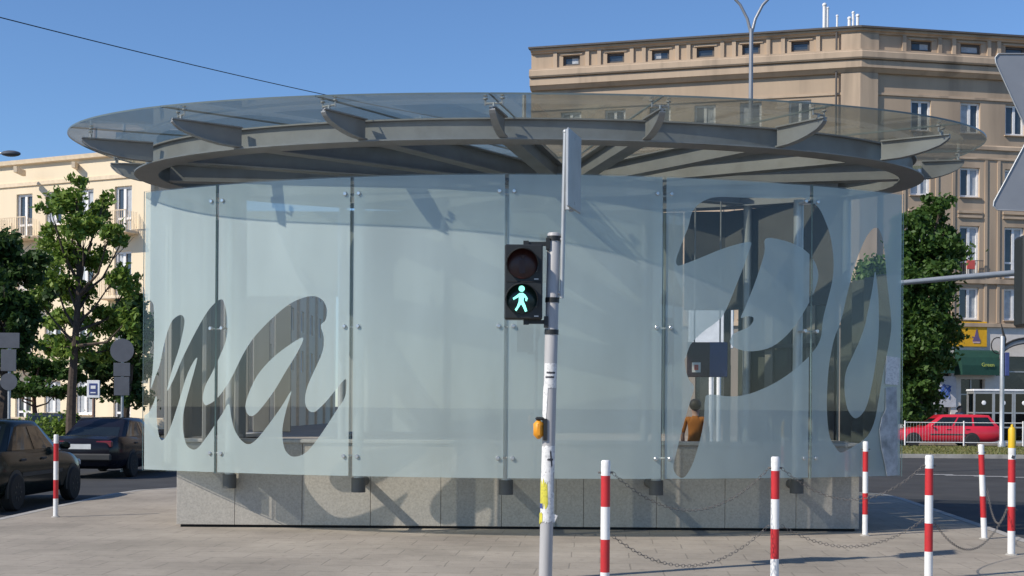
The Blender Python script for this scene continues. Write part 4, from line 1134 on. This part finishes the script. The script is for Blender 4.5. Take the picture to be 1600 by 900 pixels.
tree(Vector((U(200,660,50).x, 50, 0)), cl([(205,470,20,24),(185,500,22,22),(215,520,20,30),(175,560,30,26),(205,580,24,26),(150,570,22,20),(195,610,28,16)], 50, 1.2, 6),
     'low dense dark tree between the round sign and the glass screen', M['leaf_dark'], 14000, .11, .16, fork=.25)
tree(Vector((U(58,660,47).x, 47, 0)), cl([(30,560,26,16),(65,580,26,14),(100,585,26,14),(45,610,30,12),(90,612,24,10),(20,600,20,16)], 47, .8, 7),
     'small tree with thin reddish trunk and dark leaves left of the tall airy tree', M['leaf_mid'], 9000, .09, .11, 'bark_red', fork=.3)
hg = thing('hedge', 'clipped bright green hedge behind the parked cars', 'hedge', (U(88,660,44.5).x, 44.5, 0))
b = MB(); rs = np.random.default_rng(3); leaves(b, (U(88,660,44.5).x, 44.5, .55), (1.1,.35,.5), 2500, .07, rs); b.build('foliage', M['leaf'], hg, fixn=False)
b = MB()
for k in range(5): b.tube([(U(88,660,44.5).x-.8+k*.4, 44.5, 0), (U(88,660,44.5).x-.8+k*.4+.05, 44.5, .7)], .02, 5)
b.build('stems', M['bark'], hg)
tree(Vector((U(1432,690,66).x, 66, 0)), cl([(1470,318,15,14),(1448,338,24,18),(1425,350,24,22),(1474,362,18,12),(1486,378,16,14),(1440,390,38,24),(1478,402,24,20),(1410,400,28,28),(1455,430,40,24),(1420,450,30,28),(1484,442,16,18),(1390,440,26,40),(1450,480,36,26),(1418,510,36,30),(1460,525,30,22),(1400,560,34,30),(1440,570,32,26),(1462,590,10,14),(1425,610,26,20),(1432,640,26,18),(1456,618,18,16),(1405,640,24,18),(1440,600,30,22),(1465,560,24,22),(1430,540,34,26),(1470,500,26,22),(1440,665,22,10),(1380,520,30,40),(1360,430,26,30)], 66, 1.5, 8),
     'big bushy green tree between the glass screen and the beige building', M['leaf_mid'], 46000, .135, .24, fork=.2)

# ------------------------------------------------------------------ cars
def wheel(r, w, hub):
    t = MB(); t.lathe((0,0,0), [(r*.60,-w/2),(r*.92,-w/2),(r,-w*.35),(r,w*.35),(r*.92,w/2),(r*.62,w/2)], 28, Vector((0,1,0)))
    h = MB(); h.lathe((0,0,0), [(r*.61,w*.30),(r*.61,w*.48),(r*.50,w*.50),(r*.30,w*.40),(r*.16,w*.46),(.001,w*.47)], 28, Vector((0,1,0)))
    s = MB()
    s.lathe((0,w*.455,0), [(r*.13,0),(r*.13,.006)], 12, Vector((0,1,0)))
    for k in range(8):
        a = 2*math.pi*k/8; s.box((math.cos(a)*r*.38, w*.40, math.sin(a)*r*.38), (r*.20, .05, r*.10), Matrix.Rotation(-a, 3, 'Y'))
    return t, h, s
def car(label, paint, loc, heading, L=4.4, W=1.70, H=1.42, kind='sedan', hub=None, wb=2.6, roof_trim=False, detail=True, name='parked_car'):
    """local frame: +x forward, +y left, z up; origin at centre on the ground"""
    root = thing(name, label, 'car', loc, rz=heading)
    hub = hub or M['rim']; hx = L/2; w = W/2; fr = hx-.82; rrx = fr-wb; wr = .30
    if kind == 'sedan': prof = [(-hx,.44,.80),(-hx+.05,.30,.90),(-hx+.35,.22,.97),(rrx,.22,.96),(-.6,.20,.93),(.4,.20,.92),(fr-.5,.20,.90),(fr,.22,.86),(hx-.30,.24,.76),(hx-.06,.28,.66),(hx,.36,.58)]
    elif kind == 'estate': prof = [(-hx,.46,.82),(-hx+.05,.32,.93),(-hx+.35,.24,.95),(rrx,.22,.94),(-.6,.20,.92),(.4,.20,.91),(fr-.5,.20,.90),(fr,.22,.86),(hx-.30,.24,.76),(hx-.06,.28,.66),(hx,.36,.58)]
    else: prof = [(-hx,.44,.82),(-hx+.05,.30,.92),(-hx+.3,.22,.95),(rrx,.22,.95),(-.6,.20,.93),(.4,.20,.92),(fr-.5,.20,.91),(fr,.22,.87),(hx-.30,.24,.78),(hx-.06,.28,.68),(hx,.36,.58)]
    def wid(x): 
        u = abs(x)/hx; return w*(1-.20*max(0, (u-.62)/.38)**2.2)
    b = MB(); vs = []; q = 0
    xs_ = []
    for i in range(len(prof)-1):
        for s in range(4 if i not in (0,9) else 2): 
            n_ = 4 if i not in (0,9) else 2; t = s/n_; xs_.append(tuple(prof[i][k]*(1-t)+prof[i+1][k]*t for k in range(3)))
    xs_.append(prof[-1])
    for x, z0, z1 in xs_:
        ww = wid(x)
        half = [(0,z0),(ww*.86,z0),(ww*.97,z0+.10*(z1-z0)+.02),(ww,z0+.38*(z1-z0)),(ww*.995,z0+.62*(z1-z0)),(ww*.97,z0+.86*(z1-z0)),(ww*.91,z1-.012),(ww*.80,z1+.006),(0,z1+.028)]
        ring = half + [(-y, z) for y, z in half[-2:0:-1]]
        q = len(ring); vs += [(x, y, z) for y, z in ring]
    n = len(xs_)
    fs = [(i*q+k, (i+1)*q+k, (i+1)*q+(k+1) % q, i*q+(k+1) % q) for i in range(n-1) for k in range(q)]
    fs += [tuple(range(q)), tuple((n-1)*q+k for k in range(q-1,-1,-1))]
    b.add(vs, fs); b.build('body', paint, root, smooth=True, local=True)
    # cabin
    zb = .93
    if kind == 'sedan': xb = (-1.52, 1.18); xr = (-.82, .38)
    elif kind == 'estate': xb = (-hx+.12, 1.12); xr = (-hx+.55, .34)
    else: xb = (-hx+.25, 1.22); xr = (-1.2, .38)
    def cab(t, s):   # t along length 0..1, height s 0..1 -> half width, x, z
        x0 = xb[0]*(1-t)+xb[1]*t; x1 = xr[0]*(1-t)+xr[1]*t
        ss_ = s; x = x0*(1-ss_)+x1*ss_; z = zb-.03 + (H-.03-zb+.03)*s
        return x, z, w*(.925-.20*s)*(1-.04*(2*t-1)**2-.07*(2*t-1)**8)
    b = MB(); NT, NSS = 14, 6; vs = []; fs = []
    for i in range(NT+1):
        t = i/NT; ring = []
        for j in range(NSS+1):
            s = j/NSS; x, z, yw = cab(t, s); ring.append((x, yw, z))
        x, z, yw = cab(t, 1.0); cz = .05*(1-(2*t-1)**4)
        ring += [(x, yw*.90, z+.028+cz*.3), (x, yw*.5, z+.035+cz*.6), (x, 0, z+.035+cz*.7)]
        full = ring + [(p[0], -p[1], p[2]) for p in ring[-2::-1]]
        q = len(full); vs += full
    for i in range(NT):
        for k in range(q-1): fs.append((i*q+k, i*q+k+1, (i+1)*q+k+1, (i+1)*q+k))
    fs += [tuple(range(q-1,-1,-1)), tuple(NT*q+k for k in range(q))]
    b.add(vs, fs); b.build('cabin', paint, root, smooth=True, local=True)
    # glazing panels just outside the cabin surface
    def side_glass(t0, t1, s0, s1, sg, skew0=0, skew1=0):
        b = MB(); n_ = 6; vs = []
        for i in range(n_+1):
            for s, k in ((s0, 0), (s1, 1)):
                t = t0+(t1-t0)*i/n_; x, z, yw = cab(t, s); vs.append((x, (yw+.006)*sg, z))
        fs = [(i*2, i*2+2, i*2+3, i*2+1) for i in range(n_)]
        vs2 = [(x, y-.004*sg, z) for x, y, z in vs]; m_ = len(vs)
        fs2 = [tuple(k+m_ for k in f[::-1]) for f in fs]
        b.add(vs+vs2, fs+fs2); b.build('side_window', M['carglass'], root, local=True)
    cuts = {'sedan': [(.07,.44),(.48,.91)], 'estate': [(.06,.34),(.37,.62),(.65,.92)], 'hatch': [(.08,.44),(.48,.92)]}[kind]
    for sg in (-1, 1):
        for t0, t1 in cuts: side_glass(t0, t1, .12, .88, sg)
    for nm, tt_, off in (('windscreen', 1.0, .012), ('rear_window', 0.0, -.012)):
        b = MB(); vs = []
        for s in (.10, .90):
            x, z, yw = cab(tt_, s)
            for k in (-.88, -.3, .3, .88): vs.append((x+off, yw*k, z))
        b.prism([vs[0], vs[1], vs[2], vs[3], vs[7], vs[6], vs[5], vs[4]], (-off*.6,0,0)); b.build(nm, M['carglass'], root, local=True)
    # wheels with arches
    for x in (fr, rrx):
        for sg in (-1, 1):
            ww = wid(x)
            t_, h_, s_ = wheel(wr, .19, hub)
            for m_ in (t_, h_, s_):
                for i in range(len(m_.v)):
                    vx, vy, vz = m_.v[i]; m_.v[i] = (vx+x, (vy*sg)+(ww-.062)*sg, vz+wr)
            wo = t_.build('wheel', M['tyre'], root, smooth=True, local=True); h_.build('hub', hub, wo, smooth=True, local=True); s_.build('slots', M['trim'], wo, local=True)
            b = MB(); pts = [(x+(wr+.055)*math.cos(a), ww*.96*sg, wr+(wr+.055)*math.sin(a)) for a in [R_(-14+k*208/20) for k in range(21)]]
            b.prism(pts, (0, ww*.042*sg, 0)); b.build('wheel_arch', M['trim'], root, local=True)
    if detail:
        b = MB()
        for sg in (-1, 1): b.bbox((-hx+.06, sg*w*.64, .80), (.09, w*.44, .15), .02); 
        b.build('tail_light', M['taillight'], root, local=True)
        b = MB()
        for sg in (-1, 1): b.bbox((hx-.10, sg*w*.66, .64), (.14, w*.36, .12), .03)
        b.build('headlight', M['curtain'], root, local=True)
        b = MB(); b.bbox((-hx-.012, 0, .50), (.09, W*.86, .16), .03); b.bbox((hx-.02, 0, .44), (.10, W*.80, .18), .03); b.build('bumper', M['trim'], root, local=True)
        b = MB(); b.box((-hx+.005, 0, .74), (.03, .52, .115)); pl_o = b.build('number_plate', M['plate'], root, local=True)
        for sg in (-1, 1):
            b = MB(); b.bbox((.80, sg*(w+.06), .99), (.10,.17,.12), .03); b.build('mirror', paint, root, local=True, smooth=True)
            b = MB()
            for x in (.02, -.85):
                b.bbox((x, sg*(wid(x)*.985), .80), (.20,.03,.035), .008)
            b.build('door_handle', M['trim'], root, local=True)
            b = MB(); b.box((-.05, sg*(w*.998), .565), (wb-.8, .02, .06)); b.build('side_strip', M['trim'], root, local=True)
    return root
g_n, g_f = G(17, 800, ROAD), G(112.5, 781, ROAD)
dv = (g_f-g_n).normalized(); hd = math.atan2(dv.y, dv.x)
sidev = Vector((-dv.y, dv.x, 0)); mid = (g_n+g_f)/2 + sidev*.85
mid.z = ROAD
wbm = (g_f-g_n).length
car('dark green saloon car parked at the kerb behind the lone bollard', M['car_green'], mid, hd, 4.4, 1.72, 1.42, 'sedan', wb=2.55)
c2 = Vector((-9.70, 32.0, ROAD))
cc = car('black saloon car seen from behind with number plate and red tail lights', M['car_black'], c2, R_(87.5), 4.5, 1.70, 1.36, 'sedan', wb=2.55)
text_mesh('plate_text', 'WPL 78U6', .10, M['ink'], Matrix.Translation(Vector((-2.212, 0, .74))) @ Matrix.Rotation(R_(-90), 4, 'Z') @ Matrix.Rotation(R_(90), 4, 'X'), cc)
car('grey blue car mostly hidden behind the dark saloons', M['car_blue'], Vector((U(84,668,46).x, 46.5, ROAD)), R_(88), 4.3, 1.70, 1.36, 'hatch', wb=2.5, detail=False)
rc = U(1475, 690, 61.3)
car('bright red estate car with white wheel covers behind the metal barrier', M['car_red'], Vector((rc.x+.0, 61.3, ROAD)), R_(178), 4.9, 1.72, 1.46, 'estate', hub=M['hubcap'], wb=2.65)

# ------------------------------------------------------------------ far right street things
def pxm(Y): return Y/F
fn = thing('street_barrier', 'white tubular pedestrian barrier with thin bars along the grass verge', 'barrier', (U(1460,690,57.6).x, 57.6, 0))
x0, x1, x2 = U(1414,670,57.6).x, U(1506,670,57.6).x, U(1640,670,57.6).x
b = MB()
for z in (1.02, .15): b.tube([(x0,57.6,z),(x2,57.6,z)], .020, 6)
b.build('rail', M['white'], fn)
for x in (x0, x1, x1+2.6, x2):
    b = MB(); b.tube([(x,57.6,0),(x,57.6,1.10)], .035, 8); b.build('post', M['white'], fn)
b = MB(); k = x0+.12
while k < x1-.05: b.tube([(k,57.6,.15),(k,57.6,1.02)], .005, 4); k += .13
b.build('bars', M['galv'], fn)
pb_ = G(1565, 697, 0)
sp = thing('street_post', 'slim pale grey post standing in front of the phone booths', 'post', (pb_.x, 56.0, 0))
X = U(1565,690,56).x
b = MB(); b.lathe((X,56,0), [(.16,0),(.16,.22),(.10,.30),(.095,2.2),(.09,4.7),(.06,4.75)], 14); b.build('post', M['galv'], sp, smooth=True)
b = MB(); b.bbox((X+.2,56,3.55), (.18,.14,1.0), .02); b.build('box', M['sign_blue'], sp)
def booth(px, label, root=None):
    Y = 61.5+2.2; X = U(px, 650, Y).x
    if root is not None:
        return dup(root, (X, Y, 0), None, label)
    root = thing('phone_booth', label, 'phone booth', (X, Y, 0), 'glazed phone booths in a row')
    b = MB(); W_, H_ = .98, 2.5
    for sx in (-1,1):
        for sy in (-1,1): b.box((sx*(W_/2-.04), sy*(W_/2-.04), H_/2), (.08,.08,H_))
    for z in (.08, .75, 1.45, H_-.06):
        for sy in (-1,1): b.box((0, sy*(W_/2-.04), z), (W_-.16,.06,.07 if z < 2 else .14))
        for sx in (-1,1): b.box((sx*(W_/2-.04), 0, z), (.06,W_-.16,.07 if z < 2 else .14))
    b.build('frame', M['galv'], root, local=True)
    b = MB(); b.bbox((0,0,H_+.04), (W_+.06,W_+.06,.10), .02); b.build('roof', M['sign_white'], root, local=True)
    for sy in (-1,1):
        b = MB(); b.box((0, sy*(W_/2-.04), H_/2), (W_-.17,.012,H_-.2)); b.build('glazing', M['booth_glass'], root, local=True)
    b = MB(); b.box((0,.30,1.3), (.35,.2,.6)); b.build('telephone', M['trim'], root, local=True)
    b = MB(); b.ball((.0,-W_/2-.005,1.93), .11, 10, (1,.2,1)); b.build('round_emblem', M['sign_white'], root, local=True)
    return root
b0 = booth(1531.5, 'white framed phone booth nearest the red car, left end of the row')
booth(1562, 'white framed phone booth right behind the slim grey post', b0)
booth(1594, 'white framed phone booth cut by the right edge', b0)
person(Vector((U(1493,640,66).x, 65.5, 0)), R_(10), 1.72, M['cloth_white'], M['jeans'], 'dark haired person in a white top walking behind the red car')
person(Vector((U(1503,640,66).x, 66.3, 0)), R_(-30), 1.78, M['cloth_grey'], M['jeans'], 'person in a grey top close behind the white topped walker', hair=mat('brown_hair', (.07,.035,.02), .6))
# traffic signs at right edge (seen from behind) on one mast outside the frame
SGY = 11.0
ms = thing('traffic_sign_mast', 'signs seen from behind and a black signal on a mast at the right edge', 'traffic sign', (U(1625,640,SGY).x, SGY, 0))
X = U(1630,500,SGY).x
b = MB(); b.tube([(X,SGY+.08,0),(X,SGY+.08,U(1600,40,SGY).z)], .06, 16); b.build('mast', M['galv'], ms, smooth=True)
def plate(pts, name):
    b = MB(); b.prism([U(x, y, SGY) for x, y in pts], (0,.006,0)); o = b.build(name, M['sign_back'], ms)
    cx_ = sum(p[0] for p in pts)/len(pts); y0_, y1_ = min(p[1] for p in pts), max(p[1] for p in pts)
    for f_ in (.28, .62):
        b = MB(); q = U(cx_, y0_+(y1_-y0_)*f_, SGY-.02); b.box(q, (.26, .03, .035)); b.build('clamp_bar', M['galv'], o)
    b = MB(); b.tube([U(x, y, SGY-.004) for x, y in pts]+[U(*pts[0], SGY-.004)], .006, 6); b.build('rim', M['galv'], o)
plate([(1560,84),(1700,84),(1704,90),(1704,98),(1640,236),(1632,242),(1624,240),(1617,232),(1556,98),(1555,90)], 'yield_plate')
plate([(1630,172),(1636,172),(1706,322),(1704,330),(1698,333),(1558,328),(1552,322),(1553,315)], 'warning_plate')
b = MB(); c = U(1618, 440, SGY); b.bbox(c, (.29,.22,.76), .02); b.build('signal_housing', M['black'], ms)
# long horizontal mast arm behind
am = thing('signal_arm', 'long pale horizontal mast arm crossing in front of the beige building', 'mast arm', (U(1640,640,30).x, 30, 0))
b = MB(); b.tube([U(1640, 422, 30), U(1500, 433.5, 30), U(1385, 444, 30)], [.075,.065,.055], 12); b.build('arm', M['galv'], am, smooth=True)
b = MB(); p = U(1642, 422, 30); b.tube([(p.x,30,ROAD),(p.x,30,p.z+.2)], [.11,.09], 14); b.build('mast', M['galv'], am, smooth=True)
# street lamps
def lamp_head(b, c, d, L=.62):
    b.ball(c, 1.0, 14, (L/2, .16, .09))
sl = thing('street_lamp', 'tall lamp post forking into two curved arms above the canopy', 'street lamp', (U(1173,640,33).x, 33, 0))
X = U(1173.5,100,33).x; zt_ = U(1173,45,33).z
b = MB(); b.tube([(X,33,ROAD),(X,33,4),(X,33,zt_)], [.09,.07,.05], 14); b.build('pole', M['sign_back'], sl, smooth=True)
for sg in (-1, 1):
    b = MB(); pts = [Vector((X+sg*.0,33,zt_-.15)), Vector((X+sg*.10,33,zt_+.25)), Vector((X+sg*.28,33,zt_+.60)), Vector((X+sg*.55,33,zt_+.88)), Vector((X+sg*1.0,33,zt_+1.05)), Vector((X+sg*1.5,33,zt_+1.10))]
    b.tube(pts, [.042,.038,.035,.033,.032,.03], 10); arm = b.build('arm', M['sign_back'], sl, smooth=True)
    b = MB(); lamp_head(b, (X+sg*1.75,33,zt_+1.08), sg); b.build('lamp_head', M['sign_back'], arm, smooth=True)
sl2 = thing('street_lamp', 'street lamp with one grey head reaching in at the left edge above the cream building', 'street lamp', (U(-60,640,38).x, 38, 0))
X = U(-60,640,38).x; hz = U(17,240,38)
b = MB(); b.tube([(X,38,ROAD),(X,38,4),(X,38,hz.z-.3)], [.10,.08,.06], 12); b.build('pole', M['galv'], sl2, smooth=True)
b = MB(); b.tube([(X,38,hz.z-.35),(X+.3,38,hz.z-.1),(hz.x-.2,38,hz.z+.02)], .03, 8); b.build('arm', M['galv'], sl2, smooth=True)
b = MB(); lamp_head(b, hz, 1, .58); b.build('lamp_head', M['sign_dark'], sl2, smooth=True)
# overhead wire
b = MB(); p, q = U(-40, 17, 26), U(900, 215, 60); pts = []
for k in range(41):
    t = k/40; v = p.lerp(q, t); v.z -= .9*4*t*(1-t)*.35; pts.append(v)
b.tube(pts, .012, 5); tag(b.build('overhead_wire', M['trim']), 'thin dark overhead cable crossing the blue sky at upper left', 'cable')
# left street signs seen from behind
def back_sign(px, Y, parts, label, bottom=ROAD):
    X = U(px, 640, Y).x; top_ = max(U(px, p[1], Y).z for p in parts)
    root = thing('road_sign', label, 'road sign', (X, Y, 0))
    b = MB(); b.tube([(X,Y+.05,bottom),(X,Y+.05,top_)], .035, 10); b.build('post', M['galv'], root)
    for shp, y0, y1, wpx in parts:
        zc, zh = (U(px,y0,Y).z+U(px,y1,Y).z)/2, abs(U(px,y0,Y).z-U(px,y1,Y).z)
        b = MB()
        if shp == 'round': b.lathe((X,Y,zc), [(zh/2,0),(zh/2,.02)], 28, Vector((0,1,0)))
        else: b.bbox((X,Y,zc), (wpx*Y/F,.02,zh), .006)
        b.build('round_plate' if shp == 'round' else 'plate', M['sign_dark'], root)
    return root
back_sign(190, 33, [('round',529,566,34),('rect',567,588,26),('rect',589,618,24)], 'back of a round road sign with two plates under it before the dark tree')
back_sign(13, 30, [('rect',520,544,34),('rect',546,580,24),('round',583,610,26)], 'back of a road sign with a round disc lowest at the left edge')
bs = thing('bus_stop_sign', 'white bus stop board with a dark blue pictogram on a post', 'sign', (U(146,640,41).x, 41, 0))
c = U(146, 608, 41); b = MB(); b.bbox(c, (.40,.04,.55), .01); bo = b.build('board', M['sign_white'], bs)
b = MB(); b.bbox(c+Vector((0,-.024,0)), (.26,.012,.36), .004); pi_ = b.build('pictogram', M['sign_blue'], bo)
b = MB(); b.box(c+Vector((0,-.033,.06)), (.15,.008,.10)); b.box(c+Vector((0,-.033,-.11)), (.16,.008,.035)); b.build('mark', M['sign_white'], bo)
b = MB(); b.tube([(c.x,41.04,0),(c.x,41.04,c.z)], .05, 10); b.build('post', mat('post_brown', (.22,.13,.10), .7), bs)

# ------------------------------------------------------------------ light, sky, camera
SUN_EL, SUN_AZ = R_(39), R_(60)      # sun behind the camera to the left: light travels right and away
ld = Vector((math.sin(SUN_AZ)*math.cos(SUN_EL), math.cos(SUN_AZ)*math.cos(SUN_EL), -math.sin(SUN_EL)))
sun = bpy.data.lights.new('Sun', 'SUN'); sun.energy = 5.0; sun.angle = R_(.5); sun.color = (1, .93, .82)
so = bpy.data.objects.new('Sun', sun); COL.objects.link(so); so.rotation_euler = ld.to_track_quat('-Z', 'Y').to_euler(); so.location = (-30,-20,40)
w = bpy.data.worlds.new('World'); scene.world = w; w.use_nodes = True
nt = w.node_tree; sk = nt.nodes.new('ShaderNodeTexSky'); sk.sky_type = 'NISHITA'; sk.sun_disc = False
sk.sun_elevation = SUN_EL; sk.sun_rotation = R_(180+60); sk.altitude = 100; sk.air_density = 1.0; sk.dust_density = .15; sk.ozone_density = 6.0
bg = nt.nodes['Background']; vt = nt.nodes.new('ShaderNodeVectorMath'); vt.operation = 'MULTIPLY'; vt.inputs[1].default_value = (.93, 1.02, 1.12); nt.links.new(sk.outputs['Color'], vt.inputs[0]); nt.links.new(vt.outputs['Vector'], bg.inputs['Color']); bg.inputs['Strength'].default_value = .132
cam = bpy.data.cameras.new('Camera'); cam.sensor_width = 36; cam.lens = 36*F/1600; cam.shift_y = (PY-450)/1600; cam.clip_end = 3000; cam.clip_start = .1
co = bpy.data.objects.new('Camera', cam); COL.objects.link(co)
co.matrix_world = Matrix(((CR,-SR,0,0),(0,0,-1,0),(SR,CR,0,EYE),(0,0,0,1)))
scene.camera = co
vs_ = scene.view_settings; vs_.view_transform = 'Standard'; vs_.look = 'None'; vs_.exposure = -.05; vs_.gamma = 1
scene.cycles.max_bounces = 8; scene.cycles.transparent_max_bounces = 24; scene.cycles.diffuse_bounces = 3; scene.cycles.glossy_bounces = 4
scene.cycles.use_denoising = True
scene.render.film_transparent = False
